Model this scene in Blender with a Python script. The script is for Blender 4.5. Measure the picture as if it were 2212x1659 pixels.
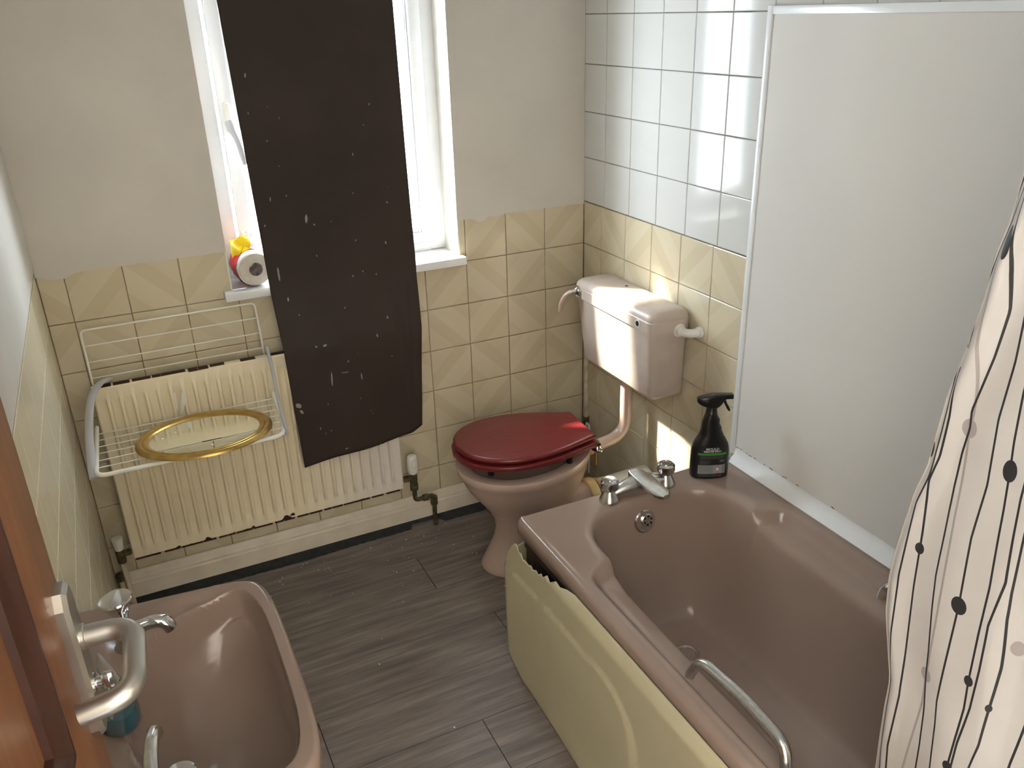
import bpy, bmesh, math, random
import numpy as np
from mathutils import Vector, Matrix, Euler

random.seed(7)
PI = math.pi
SC = bpy.context.scene
COL = SC.collection
for o in list(bpy.data.objects):
    bpy.data.objects.remove(o, do_unlink=True)

# ------------------------------------------------------------------ camera, world, sun, exposure
cam_d = bpy.data.cameras.new('camera')
cam = bpy.data.objects.new('camera', cam_d)
COL.objects.link(cam)
cam.location = (-1.52993998, -2.61293164, 1.74925336)
cam.rotation_euler = Euler((1.15242323, 0.02855349, -0.45089256), 'XYZ')
cam_d.sensor_fit = 'HORIZONTAL'
cam_d.sensor_width = 36.0
cam_d.lens = 1824.88867 / 2212 * 36.0
cam_d.clip_start = 0.02
SC.camera = cam

world = bpy.data.worlds.new('sky')
SC.world = world
world.use_nodes = True
wn = world.node_tree
bgn = wn.nodes['Background']
bgn.inputs[0].default_value = (0.82, 0.91, 1.0, 1)
bgn.inputs[1].default_value = 10.0

sun_d = bpy.data.lights.new('sun', 'SUN')
sun_d.energy = 9
sun_d.angle = math.radians(3.2)
sun_d.color = (1.0, 0.92, 0.80)
sun = bpy.data.objects.new('sun', sun_d)
COL.objects.link(sun)
SUN_DIR = Vector((.135, -.128, -.178)).normalized()
sun.rotation_euler = SUN_DIR.to_track_quat('-Z', 'Y').to_euler()
sun.location = (-2, 3, 4)

port_d = bpy.data.lights.new('window_portal', 'AREA')   # light portal: only guides sky sampling
port_d.shape = 'RECTANGLE'
port_d.size = 0.75
port_d.size_y = 1.15
port_d.cycles.is_portal = True
port = bpy.data.objects.new('window_portal', port_d)
COL.objects.link(port)
port.location = (-0.865, 0.21, 1.55)
port.rotation_euler = (-PI / 2, 0, 0)

ll_d = bpy.data.lights.new('landing_fill', 'AREA')   # added unseen fill light, bounced off the landing wall through the doorway
ll_d.shape = 'RECTANGLE'
ll_d.size = 1.2
ll_d.size_y = .5
ll_d.energy = 62
ll_d.color = (1.0, .97, .93)
ll = bpy.data.objects.new('landing_fill', ll_d)
COL.objects.link(ll)
ll.location = (-1.0, -2.80, 2.28)
ll.rotation_euler = (-math.radians(50), 0, 0)

SC.view_settings.view_transform = 'Standard'
SC.view_settings.look = 'None'
SC.view_settings.gamma = 1.0
SC.view_settings.use_curve_mapping = False
SC.view_settings.exposure = 1.9


# ------------------------------------------------------------------ helpers
def lin(c):
    c = c / 255.0
    return c / 12.92 if c <= 0.04045 else ((c + 0.055) / 1.055) ** 2.4


def rgb(r, g, b):
    return (lin(r), lin(g), lin(b), 1.0)


class NT:
    """small node-tree writer"""
    def __init__(self, name):
        self.m = bpy.data.materials.new(name)
        self.m.use_nodes = True
        self.t = self.m.node_tree
        self.b = self.t.nodes['Principled BSDF']
        self.out = self.t.nodes['Material Output']

    def n(self, kind, **kw):
        nd = self.t.nodes.new(kind)
        for k, v in kw.items():
            setattr(nd, k, v)
        return nd

    def l(self, a, b):
        self.t.links.new(a, b)

    def math(self, op, a, b=None, c=None, clamp=False):
        nd = self.n('ShaderNodeMath', operation=op)
        nd.use_clamp = clamp
        for i, v in enumerate((a, b, c)):
            if v is None:
                continue
            if hasattr(v, 'links'):
                self.l(v, nd.inputs[i])
            else:
                nd.inputs[i].default_value = v
        return nd.outputs[0]

    def mix(self, fac, a, b):
        nd = self.n('ShaderNodeMix', data_type='RGBA')
        for s, v in ((nd.inputs[0], fac), (nd.inputs[6], a), (nd.inputs[7], b)):
            if hasattr(v, 'links'):
                self.l(v, s)
            else:
                s.default_value = v
        return nd.outputs[2]

    def coord(self, kind='Object'):
        return self.n('ShaderNodeTexCoord').outputs[kind]

    def mapping(self, vec, scale=(1, 1, 1), loc=(0, 0, 0), rot=(0, 0, 0)):
        nd = self.n('ShaderNodeMapping')
        self.l(vec, nd.inputs[0])
        nd.inputs[1].default_value = loc
        nd.inputs[2].default_value = rot
        nd.inputs[3].default_value = scale
        return nd.outputs[0]

    def noise(self, vec, scale, detail=3, rough=0.5):
        nd = self.n('ShaderNodeTexNoise')
        self.l(vec, nd.inputs['Vector'])
        nd.inputs['Scale'].default_value = scale
        nd.inputs['Detail'].default_value = detail
        nd.inputs['Roughness'].default_value = rough
        return nd.outputs[0]

    def ramp(self, fac, stops):
        nd = self.n('ShaderNodeValToRGB')
        self.l(fac, nd.inputs[0])
        el = nd.color_ramp.elements
        while len(el) < len(stops):
            el.new(0.5)
        for e, (p, c) in zip(el, stops):
            e.position = p
            e.color = c if len(c) == 4 else (*c, 1)
        return nd.outputs[0]

    def bump(self, h, strength=0.2, dist=0.002):
        nd = self.n('ShaderNodeBump')
        nd.inputs['Strength'].default_value = strength
        nd.inputs['Distance'].default_value = dist
        self.l(h, nd.inputs['Height'])
        self.l(nd.outputs[0], self.b.inputs['Normal'])

    def set(self, col=None, rough=None, metal=None, **kw):
        b = self.b
        if col is not None:
            if hasattr(col, 'links'):
                self.l(col, b.inputs['Base Color'])
            else:
                b.inputs['Base Color'].default_value = col
        if rough is not None:
            if hasattr(rough, 'links'):
                self.l(rough, b.inputs['Roughness'])
            else:
                b.inputs['Roughness'].default_value = rough
        if metal is not None:
            b.inputs['Metallic'].default_value = metal
        for k, v in kw.items():
            b.inputs[k.replace('_', ' ')].default_value = v
        return self.m


def simple(name, col, rough=0.5, metal=0.0, var=0.06, scale=8, bump=0.0, **kw):
    t = NT(name)
    n = t.noise(t.coord(), scale, 4)
    dark = tuple(c * (1 - var * 2) for c in col[:3]) + (1,)
    lite = tuple(min(1, c * (1 + var)) for c in col[:3]) + (1,)
    c = t.ramp(n, [(0.3, dark), (0.7, lite)])
    if bump:
        t.bump(t.noise(t.coord(), scale * 12, 3), bump, 0.001)
    return t.set(c, rough, metal, **kw)


def link(o, parent=None):
    COL.objects.link(o)
    if parent is not None:
        o.parent = parent
    return o


def mesh_obj(name, verts, faces, mat, parent=None, smooth=None):
    me = bpy.data.meshes.new(name)
    me.from_pydata([tuple(v) for v in verts], [], [tuple(f) for f in faces])
    me.update()
    if mat is not None:
        me.materials.append(mat)
    if smooth is not None:
        me.polygons.foreach_set('use_smooth', [True] * len(me.polygons))
        if smooth < 179:
            me.set_sharp_from_angle(angle=math.radians(smooth))
    return link(bpy.data.objects.new(name, me), parent)


class MB:
    """collects geometry for ONE mesh"""
    def __init__(self):
        self.v, self.f = [], []

    def add(self, v, f, M=None):
        o = len(self.v)
        self.v += [M @ Vector(p) if M is not None else Vector(p) for p in v]
        self.f += [tuple(i + o for i in q) for q in f]
        return self

    def box(self, x0, x1, y0, y1, z0, z1, M=None, bev=0.0, seg=2):
        if bev <= 0:
            v = [(x, y, z) for x in (x0, x1) for y in (y0, y1) for z in (z0, z1)]
            f = [(0, 1, 3, 2), (4, 6, 7, 5), (0, 4, 5, 1), (2, 3, 7, 6), (0, 2, 6, 4), (1, 5, 7, 3)]
            return self.add(v, f, M)
        bm = bmesh.new()
        bmesh.ops.create_cube(bm, size=1.0)
        for q in bm.verts:
            q.co = Vector(((x0 + x1) / 2 + q.co.x * (x1 - x0), (y0 + y1) / 2 + q.co.y * (y1 - y0),
                           (z0 + z1) / 2 + q.co.z * (z1 - z0)))
        bmesh.ops.bevel(bm, geom=bm.edges[:], offset=bev, segments=seg, profile=0.5, affect='EDGES')
        bm.verts.index_update()
        self.add([q.co.copy() for q in bm.verts], [[q.index for q in p.verts] for p in bm.faces], M)
        bm.free()
        return self

    def tube(self, pts, r, n=10, caps=True, closed=False, M=None, flat=None):
        pts = [Vector(p) for p in pts]
        rs = r if isinstance(r, (list, tuple)) else [r] * len(pts)
        N = len(pts)
        T = []
        for i in range(N):
            a = pts[(i - 1) % N] if (closed or i > 0) else pts[i]
            b = pts[(i + 1) % N] if (closed or i < N - 1) else pts[i]
            T.append((b - a).normalized())
        up = Vector((0, 0, 1)) if abs(T[0].z) < 0.9 else Vector((1, 0, 0))
        u = (up - T[0] * up.dot(T[0])).normalized()
        V, F = [], []
        for i in range(N):
            u = (u - T[i] * u.dot(T[i])).normalized()
            w = T[i].cross(u)
            for k in range(n):
                a = 2 * PI * k / n
                sx, sy = (1, 1) if flat is None else flat
                V.append(pts[i] + (u * math.cos(a) * sx + w * math.sin(a) * sy) * rs[i])
        for i in range(N if closed else N - 1):
            j = (i + 1) % N
            for k in range(n):
                F.append((i * n + k, i * n + (k + 1) % n, j * n + (k + 1) % n, j * n + k))
        if caps and not closed:
            F.append(tuple(range(n))[::-1])
            F.append(tuple((N - 1) * n + k for k in range(n)))
        return self.add(V, F, M)

    def lathe(self, prof, n=24, M=None, cap0=True, cap1=True):
        V, F = [], []
        for r, z in prof:
            for k in range(n):
                a = 2 * PI * k / n
                V.append((r * math.cos(a), r * math.sin(a), z))
        for i in range(len(prof) - 1):
            for k in range(n):
                F.append((i * n + k, i * n + (k + 1) % n, (i + 1) * n + (k + 1) % n, (i + 1) * n + k))
        if cap0:
            F.append(tuple(range(n))[::-1])
        if cap1:
            F.append(tuple((len(prof) - 1) * n + k for k in range(n)))
        return self.add(V, F, M)

    def loft(self, rings, cap0=True, cap1=True, M=None):
        n = len(rings[0])
        V = [p for r in rings for p in r]
        F = []
        for i in range(len(rings) - 1):
            for k in range(n):
                F.append((i * n + k, i * n + (k + 1) % n, (i + 1) * n + (k + 1) % n, (i + 1) * n + k))
        if cap0:
            F.append(tuple(range(n))[::-1])
        if cap1:
            F.append(tuple((len(rings) - 1) * n + k for k in range(n)))
        return self.add(V, F, M)

    def prism(self, poly, y0, y1, M=None, axis='y'):
        """polygon given in (a, b), extruded along axis"""
        n = len(poly)
        if axis == 'y':
            V = [(a, y0, b) for a, b in poly] + [(a, y1, b) for a, b in poly]
        elif axis == 'x':
            V = [(y0, a, b) for a, b in poly] + [(y1, a, b) for a, b in poly]
        else:
            V = [(a, b, y0) for a, b in poly] + [(a, b, y1) for a, b in poly]
        F = [tuple(range(n)), tuple(range(2 * n - 1, n - 1, -1))]
        for k in range(n):
            F.append((k, k + n, (k + 1) % n + n, (k + 1) % n))
        return self.add(V, F, M)

    def build(self, name, mat, parent=None, smooth=35, fix=True):
        o = mesh_obj(name, self.v, self.f, mat, parent, None)
        me = o.data
        if fix:
            bm = bmesh.new()
            bm.from_mesh(me)
            bmesh.ops.recalc_face_normals(bm, faces=bm.faces[:])
            bm.to_mesh(me)
            bm.free()
        if smooth:
            me.polygons.foreach_set('use_smooth', [True] * len(me.polygons))
            if smooth < 179:
                me.set_sharp_from_angle(angle=math.radians(smooth))
        return o


def thing(name, label, cat, loc=(0, 0, 0), rz=0.0, group=None):
    o = bpy.data.objects.new(name, None)
    o.empty_display_size = 0.05
    COL.objects.link(o)
    o.location = loc
    o.rotation_euler = (0, 0, rz)
    o['label'] = label
    o['category'] = cat
    if group:
        o['group'] = group
    return o


def tag(o, label, cat, group=None):
    o['label'] = label
    o['category'] = cat
    if group:
        o['group'] = group
    return o


def struct(o):
    o['kind'] = 'structure'
    return o


def smooth_path(pts, sub=6, closed=False):
    """Catmull-Rom through the points"""
    P = [Vector(p) for p in pts]
    out = []
    N = len(P)
    for i in range(N if closed else N - 1):
        p0 = P[(i - 1) % N] if (closed or i > 0) else P[i]
        p1, p2 = P[i], P[(i + 1) % N]
        p3 = P[(i + 2) % N] if (closed or i + 2 < N) else P[(i + 1) % N]
        for s in range(sub):
            t = s / sub
            out.append(0.5 * ((2 * p1) + (p2 - p0) * t + (2 * p0 - 5 * p1 + 4 * p2 - p3) * t * t
                              + (3 * p1 - p0 - 3 * p2 + p3) * t ** 3))
    if not closed:
        out.append(P[-1])
    return out


def fillet(pts, r, n=6):
    """polyline with rounded inner corners"""
    P = [Vector(p) for p in pts]
    out = [P[0]]
    for i in range(1, len(P) - 1):
        a, b, c = P[i - 1], P[i], P[i + 1]
        d1, d2 = (a - b), (c - b)
        rr = min(r, d1.length * 0.49, d2.length * 0.49)
        p, q = b + d1.normalized() * rr, b + d2.normalized() * rr
        for k in range(n + 1):
            t = k / n
            out.append(p * (1 - t) ** 2 + b * 2 * t * (1 - t) + q * t * t)
    out.append(P[-1])
    return out


def rrect(cx, cy, hx, hy, r, n=5):
    out = []
    for sx, sy, a0 in ((1, 1, 0), (-1, 1, 90), (-1, -1, 180), (1, -1, 270)):
        for k in range(n + 1):
            a = math.radians(a0 + 90 * k / n)
            out.append((cx + sx * (hx - r) + r * math.cos(a), cy + sy * (hy - r) + r * math.sin(a)))
    return out


def sstep(a, b, x):
    t = np.clip((x - a) / (b - a), 0, 1)
    return t * t * (3 - 2 * t)


def sdf(poly, px, py):
    """signed distance, positive inside; px, py numpy arrays"""
    P = np.array(poly)
    Q = np.roll(P, -1, axis=0)
    d = np.full(px.shape, 1e9)
    ins = np.zeros(px.shape, bool)
    for (ax, ay), (bx, by) in zip(P, Q):
        ex, ey = bx - ax, by - ay
        wx, wy = px - ax, py - ay
        t = np.clip((wx * ex + wy * ey) / (ex * ex + ey * ey + 1e-12), 0, 1)
        d = np.minimum(d, (wx - ex * t) ** 2 + (wy - ey * t) ** 2)
        if by != ay:
            c = ((ay > py) != (by > py)) & (px < (bx - ax) * (py - ay) / (by - ay) + ax)
            ins ^= c
    d = np.sqrt(d)
    return np.where(ins, d, -d)


# ------------------------------------------------------------------ materials
M_plaster = simple('painted_plaster', rgb(206, 200, 190), 0.75, var=0.04, scale=3, bump=0.08)
M_ceiling = simple('ceiling_paint', rgb(225, 222, 215), 0.8, var=0.02)
M_whitepaint = simple('white_gloss_paint', rgb(222, 219, 210), 0.35, var=0.03, scale=20)
M_upvc = simple('white_plastic_frame', rgb(228, 230, 232), 0.25, var=0.015)
M_grout = simple('grout', rgb(140, 122, 96), 0.85, var=0.22, scale=25)
M_grout_w = simple('grout_white', rgb(118, 108, 98), 0.85, var=0.25, scale=30)
M_chrome = simple('chrome', rgb(205, 205, 205), 0.12, 1.0, var=0.03)
M_dullchrome = simple('limescaled_chrome', rgb(214, 214, 212), 0.24, 1.0, var=0.08, scale=90)
M_satin = simple('satin_aluminium', rgb(190, 187, 180), 0.36, 1.0, var=0.03)
M_brassy = simple('brass', rgb(180, 130, 60), 0.3, 1.0)
M_black = simple('black_plastic', rgb(14, 14, 15), 0.32, var=0.05)
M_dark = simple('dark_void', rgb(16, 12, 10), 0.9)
M_taupe = simple('taupe_acrylic', rgb(150, 130, 117), 0.2, var=0.02, scale=4)
M_taupe_c = simple('taupe_ceramic', rgb(141, 122, 110), 0.18, var=0.02, scale=4)
M_pan = simple('pink_beige_ceramic', rgb(196, 172, 158), 0.14, var=0.03, scale=5)
M_cistern = simple('pink_beige_dull_plastic', rgb(192, 177, 165), 0.36, var=0.06, scale=14)
M_rad = None
M_white_pl = simple('white_plastic', rgb(225, 223, 215), 0.35, var=0.02)
M_rackw = simple('rack_white_coating', rgb(232, 230, 222), 0.35, var=0.02)
M_rackarm = simple('grey_plastic', rgb(186, 186, 190), 0.4, var=0.03)
M_greypipe = simple('grey_soil_pipe', rgb(208, 212, 212), 0.45, var=0.08, scale=12)
M_cream_rubber = simple('cream_connector', rgb(214, 190, 140), 0.4, var=0.14, scale=18)
M_copper = simple('tarnished_copper', rgb(92, 84, 58), 0.6, 0.4, var=0.4, scale=60, bump=0.4)
M_paintpipe = simple('painted_pipe', rgb(200, 188, 165), 0.5, var=0.14, scale=30)
M_trimwhite = simple('white_sealing_trim', rgb(226, 228, 228), 0.2, var=0.02)
M_blackstrip = simple('black_edge_strip', rgb(38, 42, 46), 0.6, var=0.3, scale=60)
M_fleck = simple('paint_fleck', rgb(222, 216, 202), 0.7)
M_splash = simple('white_paint_splash', rgb(140, 138, 132), 0.5, var=0.1)


def mk_seat():
    t = NT('red_mahogany_varnish')
    v = t.mapping(t.coord(), scale=(6, 120, 60))
    n = t.noise(v, 2.0, 4)
    c = t.ramp(n, [(0.3, rgb(98, 28, 31)), (0.7, rgb(122, 40, 42))])
    return t.set(c, 0.33, Specular_IOR_Level=0.5)


M_seat = mk_seat()


def mk_wood():
    t = NT('stained_door_wood')
    v = t.mapping(t.coord(), scale=(60, 60, 3))
    n = t.noise(v, 1.2, 5, 0.6)
    c = t.ramp(n, [(0.25, rgb(104, 66, 42)), (0.75, rgb(138, 92, 60))])
    t.bump(n, 0.05, 0.001)
    return t.set(c, 0.42)


M_wood = mk_wood()
M_wood_dark = simple('dark_moulding_wood', rgb(54, 26, 15), 0.45, var=0.12, scale=30)


def mk_floor():
    t = NT('grey_wood_effect_vinyl')
    obj = t.n('ShaderNodeObjectInfo').outputs['Random']
    co = t.coord()
    off = t.n('ShaderNodeCombineXYZ')
    t.l(t.math('MULTIPLY', obj, 37.0), off.inputs[1])
    add = t.n('ShaderNodeVectorMath', operation='ADD')
    t.l(co, add.inputs[0])
    t.l(off.outputs[0], add.inputs[1])
    v = t.mapping(add.outputs[0], scale=(2.2, 26, 1))
    n = t.noise(v, 1.6, 6, 0.62)
    v2 = t.mapping(add.outputs[0], scale=(8, 160, 1))
    n2 = t.noise(v2, 1.0, 3)
    f = t.math('ADD', t.math('MULTIPLY', n, 0.8), t.math('MULTIPLY', n2, 0.25))
    c = t.ramp(f, [(0.34, rgb(94, 86, 82)), (0.52, rgb(118, 109, 104)), (0.70, rgb(144, 135, 129))])
    t.bump(f, 0.08, 0.001)
    return t.set(c, 0.38)


M_floor = mk_floor()


def mk_tile_beige():
    """beige tile with the faint diagonal bands printed in the glaze; obj.color turns the print"""
    t = NT('beige_glazed_tile')
    sep = t.n('ShaderNodeSeparateXYZ')
    t.l(t.coord(), sep.inputs[0])
    oi = t.n('ShaderNodeObjectInfo')
    sc = t.n('ShaderNodeSeparateColor')
    t.l(oi.outputs['Color'], sc.inputs[0])
    sx = t.math('MULTIPLY_ADD', sc.outputs[0], 2.0, -1.0)
    f = t.math('MULTIPLY', t.math('ADD', t.math('MULTIPLY', sep.outputs[0], sx), sep.outputs[2]), 6.6)
    f = t.math('MULTIPLY', f, t.math('MULTIPLY_ADD', sc.outputs[1], 2.0, -1.0))   # -1..1 across the tile
    d = t.math('MULTIPLY_ADD', f, 0.5, 0.5)
    r = t.ramp(d, [(0.0, rgb(206, 194, 167)), (0.30, rgb(206, 194, 167)), (0.31, rgb(199, 187, 159)),
                   (0.50, rgb(201, 189, 161)), (0.51, rgb(210, 199, 173)), (0.78, rgb(208, 197, 170)),
                   (0.79, rgb(201, 189, 161)), (1.0, rgb(202, 190, 162))])
    n = t.noise(t.coord('Generated'), 3, 3)
    c = t.mix(t.math('MULTIPLY', n, 0.25), r, rgb(196, 182, 152))
    return t.set(c, 0.14, Specular_IOR_Level=0.3)


M_tile = mk_tile_beige()
M_tile_plain = simple('cream_glazed_tile', rgb(218, 208, 182), 0.2, var=0.02, scale=3)
M_tile_white = simple('white_glazed_tile', rgb(204, 203, 198), 0.09, var=0.01, Specular_IOR_Level=0.16)
M_panel_white = simple('glossy_white_wallboard', rgb(216, 213, 207), 0.12, var=0.012, scale=2, Specular_IOR_Level=0.25)


def mk_blind():
    t = NT('blackout_sheet')
    n = t.noise(t.coord(), 2.5, 4)
    c = t.ramp(n, [(0.3, rgb(46, 38, 33)), (0.7, rgb(58, 48, 42))])
    return t.set(c, 0.6, Specular_IOR_Level=0.22)


M_blind = mk_blind()


def mk_rad():
    t = NT('flaking_cream_radiator_paint')
    co = t.coord()
    n = t.noise(co, 34, 5, 0.7)
    sep = t.n('ShaderNodeSeparateXYZ')
    t.l(co, sep.inputs[0])
    z = sep.outputs[2]
    x = sep.outputs[0]
    low = t.math('SUBTRACT', 1.0, t.math('MULTIPLY', t.math('SUBTRACT', z, 0.195), 28.0), clamp=True)
    edge = t.math('MULTIPLY', low, 0.24)
    rust = t.math('GREATER_THAN', t.math('ADD', n, edge), 0.80)
    mould = t.math('MULTIPLY', t.math('SUBTRACT', t.noise(co, 7, 4), 0.5, clamp=True), 0.4)
    base = t.mix(mould, rgb(230, 218, 188), rgb(170, 150, 108))
    # fresh white undercoat patch near the valve end, low down
    wx = t.math('MULTIPLY', t.math('ADD', x, 1.15), 3.2, clamp=True)
    wz = t.math('MULTIPLY', t.math('SUBTRACT', t.math('ADD', 0.42, t.math('MULTIPLY', t.noise(co, 9, 3), 0.06)), z), 30.0, clamp=True)
    white = t.mix(t.math('MULTIPLY', wx, wz), base, rgb(222, 214, 204))
    c = t.mix(rust, white, rgb(70, 30, 14))
    t.bump(n, 0.15, 0.002)
    return t.set(c, 0.42)


M_rad = mk_rad()


def mk_glass():
    t = NT('window_glass')
    tr = t.n('ShaderNodeBsdfTransparent')
    tr.inputs[0].default_value = (0.93, 0.96, 0.96, 1)
    gl = t.n('ShaderNodeBsdfGlossy')
    gl.inputs['Roughness'].default_value = 0.02
    fr = t.n('ShaderNodeFresnel')
    fr.inputs[0].default_value = 1.3
    mx = t.n('ShaderNodeMixShader')
    t.l(fr.outputs[0], mx.inputs[0])
    t.l(tr.outputs[0], mx.inputs[1])
    t.l(gl.outputs[0], mx.inputs[2])
    t.l(mx.outputs[0], t.out.inputs[0])
    return t.m


M_glass = mk_glass()


def mk_mirror():
    t = NT('speckled_mirror')
    v = t.n('ShaderNodeTexVoronoi')
    t.l(t.coord(), v.inputs['Vector'])
    v.inputs['Scale'].default_value = 34
    n = t.noise(t.coord(), 9, 2)
    spot = t.math('MULTIPLY', t.math('LESS_THAN', v.outputs['Distance'], 0.13), t.math('GREATER_THAN', n, 0.56))
    t.set((0.86, 0.88, 0.82, 1), 0.015, 1.0)
    d = t.n('ShaderNodeBsdfDiffuse')
    d.inputs[0].default_value = rgb(240, 240, 225)
    mx = t.n('ShaderNodeMixShader')
    t.l(spot, mx.inputs[0])
    t.l(t.b.outputs[0], mx.inputs[1])
    t.l(d.outputs[0], mx.inputs[2])
    t.l(mx.outputs[0], t.out.inputs[0])
    return t.m


M_mirror = mk_mirror()
M_gold = simple('worn_gold_frame', rgb(190, 158, 92), 0.3, 0.9, var=0.12, scale=30)
M_panelcream = simple('cream_bath_panel', rgb(194, 185, 152), 0.42, var=0.03, scale=5)


def mk_film():
    t = NT('clear_film')
    tr = t.n('ShaderNodeBsdfTransparent')
    tr.inputs[0].default_value = (0.9, 0.92, 0.94, 1)
    gl = t.n('ShaderNodeBsdfGlossy')
    gl.inputs['Roughness'].default_value = 0.08
    mx = t.n('ShaderNodeMixShader')
    mx.inputs[0].default_value = 0.28
    t.l(tr.outputs[0], mx.inputs[1])
    t.l(gl.outputs[0], mx.inputs[2])
    t.l(mx.outputs[0], t.out.inputs[0])
    return t.m


M_film = mk_film()
M_teal = simple('teal_liquid', rgb(38, 112, 128), 0.15, var=0.15, scale=30)
M_greylabel = simple('grey_label', rgb(150, 150, 142), 0.5, var=0.04)
M_paper = simple('white_paper_roll', rgb(232, 232, 228), 0.6, var=0.03, scale=40, bump=0.2)
M_rollend = simple('roll_end_paper', rgb(206, 198, 184), 0.55, var=0.05, scale=60, bump=0.3)
M_core = simple('foil_core', rgb(120, 112, 108), 0.3, 0.5, var=0.4, scale=70)
M_red = simple('red_print_wrapper', rgb(222, 30, 60), 0.25, var=0.05)
M_yellow = simple('yellow_print_wrapper', rgb(238, 204, 20), 0.25, var=0.05)
M_label = simple('label_black', rgb(18, 19, 19), 0.45, var=0.05)
M_green = simple('label_green', rgb(64, 140, 52), 0.5)
M_ltgrey = simple('label_grey', rgb(150, 152, 152), 0.5)
M_dkgrey = simple('label_microtext', rgb(88, 90, 90), 0.5)
M_txt = simple('label_white_text', rgb(205, 205, 202), 0.5)
M_redprint = simple('label_red', rgb(170, 40, 44), 0.5)

# ------------------------------------------------------------------ room shell
W = -1.752          # left wall face
YF = -2.58          # front wall inner face (doorway behind the viewer)
ZT = 1.114          # top of the beige tiling
S = 0.1524
SZ = 0.1517
HC = 2.40
WX0, WX1, WZ0, WZ1 = -1.240, -0.490, 0.960, 1.97

GT = 0.005          # tile thickness: faces stand this much proud of the wall body

# floor base and vinyl planks
fl = MB().box(W - .05, .25, YF - 1.5, .25, -.12, -.006).build('floor', M_dark, smooth=None)
struct(fl)
PW, PL = 0.195, 1.20
for r in range(-1, 14):
    y1 = -.038 - PW * r
    y0 = y1 - PW
    ya, yb = max(y0, YF - .02), min(y1, .0)
    shift = {0: -.46, 1: -.805, 2: -.30, 3: -.685, 4: -1.30, 5: -.9}.get(r, -random.random() * 1.2)
    xs = sorted({W, 0.0} | {x for x in (shift - PL, shift, shift + PL) if W + .05 < x < -.05})
    for xa, xb in zip(xs[:-1], xs[1:]):
        g = .0007
        cx, cy = (xa + xb) / 2, (ya + yb) / 2
        hx, hy = (xb - xa) / 2 - g, (yb - ya) / 2 - g
        v = [(-hx, -hy, -.006), (hx, -hy, -.006), (hx, hy, -.006), (-hx, hy, -.006),
             (-hx + .0006, -hy + .0006, 0), (hx - .0006, -hy + .0006, 0), (hx - .0006, hy - .0006, 0), (-hx + .0006, hy - .0006, 0)]
        f = [(4, 5, 6, 7), (0, 1, 5, 4), (1, 2, 6, 5), (2, 3, 7, 6), (3, 0, 4, 7)]
        p = mesh_obj('plank', v, f, M_floor, fl)
        p.location = (cx, cy, 0)

struct(MB().box(W - .05, .25, YF - 1.5, .25, HC, HC + .1).build('ceiling', M_ceiling, smooth=None))

# back wall body with the window opening (face at y=GT behind tile faces)
TH = .26
wb = MB()
wb.box(W - .12, WX0, GT, TH, 0, HC)
wb.box(WX1, .12, GT, TH, 0, HC)
wb.box(WX0, WX1, GT, TH, 0, WZ0)
wb.box(WX0, WX1, GT, TH, WZ1, HC)
wall_back = struct(wb.build('wall_back', M_grout, smooth=None))
# painted plaster above the tiles, its lower brushed edge lapping unevenly over the top row
def plaster(x0, x1, z0, z1, jag, parent):
    v, f = [], []
    n = max(2, int((x1 - x0) / .012))
    random.seed(int(abs(x0) * 1000))
    for i in range(n + 1):
        x = x0 + (x1 - x0) * i / n
        dz = 0
        if jag:
            dz = -.006 - .0012 * math.sin(x * 21) - .0010 * math.sin(x * 53 + 1) - random.random() * .0022
            for cxx, w, dep in ((-.405, .022, .016), (-1.70, .035, .014), (-.35, .010, .005)):
                dz -= dep * math.exp(-((x - cxx) / w) ** 4)
        v += [(x, -.0022, z0 + dz), (x, -.0022, z1), (x, .0005, z0 + dz)]
    for i in range(n):
        a = i * 3
        f += [(a, a + 3, a + 4, a + 1), (a + 2, a + 5, a + 3, a)]
    return mesh_obj('painted_plaster', v, f, M_plaster, parent)

plaster(W, WX0, ZT, HC, True, wall_back)
plaster(WX1, 0, ZT, HC, True, wall_back)
plaster(WX0, WX1, WZ1, HC, False, wall_back)
FY0_ = .115
# plastered reveals
rv = MB()
rv.box(WX1 - .001, WX1 + .004, -.0018, FY0_ + .04, WZ0 + .02, WZ1 + .004)
rv.box(WX0 - .004, WX0 + .001, -.0018, FY0_ + .04, WZ0 + .02, WZ1 + .004)
rv.box(WX0 + .002, WX1 - .002, -.0018, FY0_ + .04, WZ1 - .001, WZ1 + .004)
rv.build('window_reveal', M_whitepaint, wall_back, smooth=None)

wall_left = struct(MB().box(W - .15, W - GT, YF + .3, TH, 0, HC).build('wall_left', M_grout, smooth=None))
pl = MB().box(W - GT, W + .0022, YF + .3, 0, ZT + .012, HC).build('painted_plaster', M_plaster, wall_left, smooth=None)
wall_right = struct(MB().box(GT, .15, YF - .1, TH, 0, HC).build('wall_right', M_grout_w, smooth=None))
# front wall with the doorway in which the photographer stands
fw = MB()
fw.box(-.93, .12, YF - .1, YF, 0, HC)
fw.box(-1.90, -.93, YF - .1, YF, 2.04, HC)
fw.box(-1.90, -1.76, YF - .1, YF + .3, 0, 2.04)
struct(fw.build('wall_front', M_plaster, smooth=None))
# landing beyond the doorway
hw = MB()
hw.box(-2.0, -1.9, YF - 1.4, YF - .1, 0, HC)
hw.box(.12, .22, YF - 1.4, YF - .1, 0, HC)
hw.box(-2.0, .22, YF - 1.5, YF - 1.4, 0, HC)
struct(hw.build('wall_landing', M_plaster, smooth=None))

# ---- tiles
_tm = {}


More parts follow.
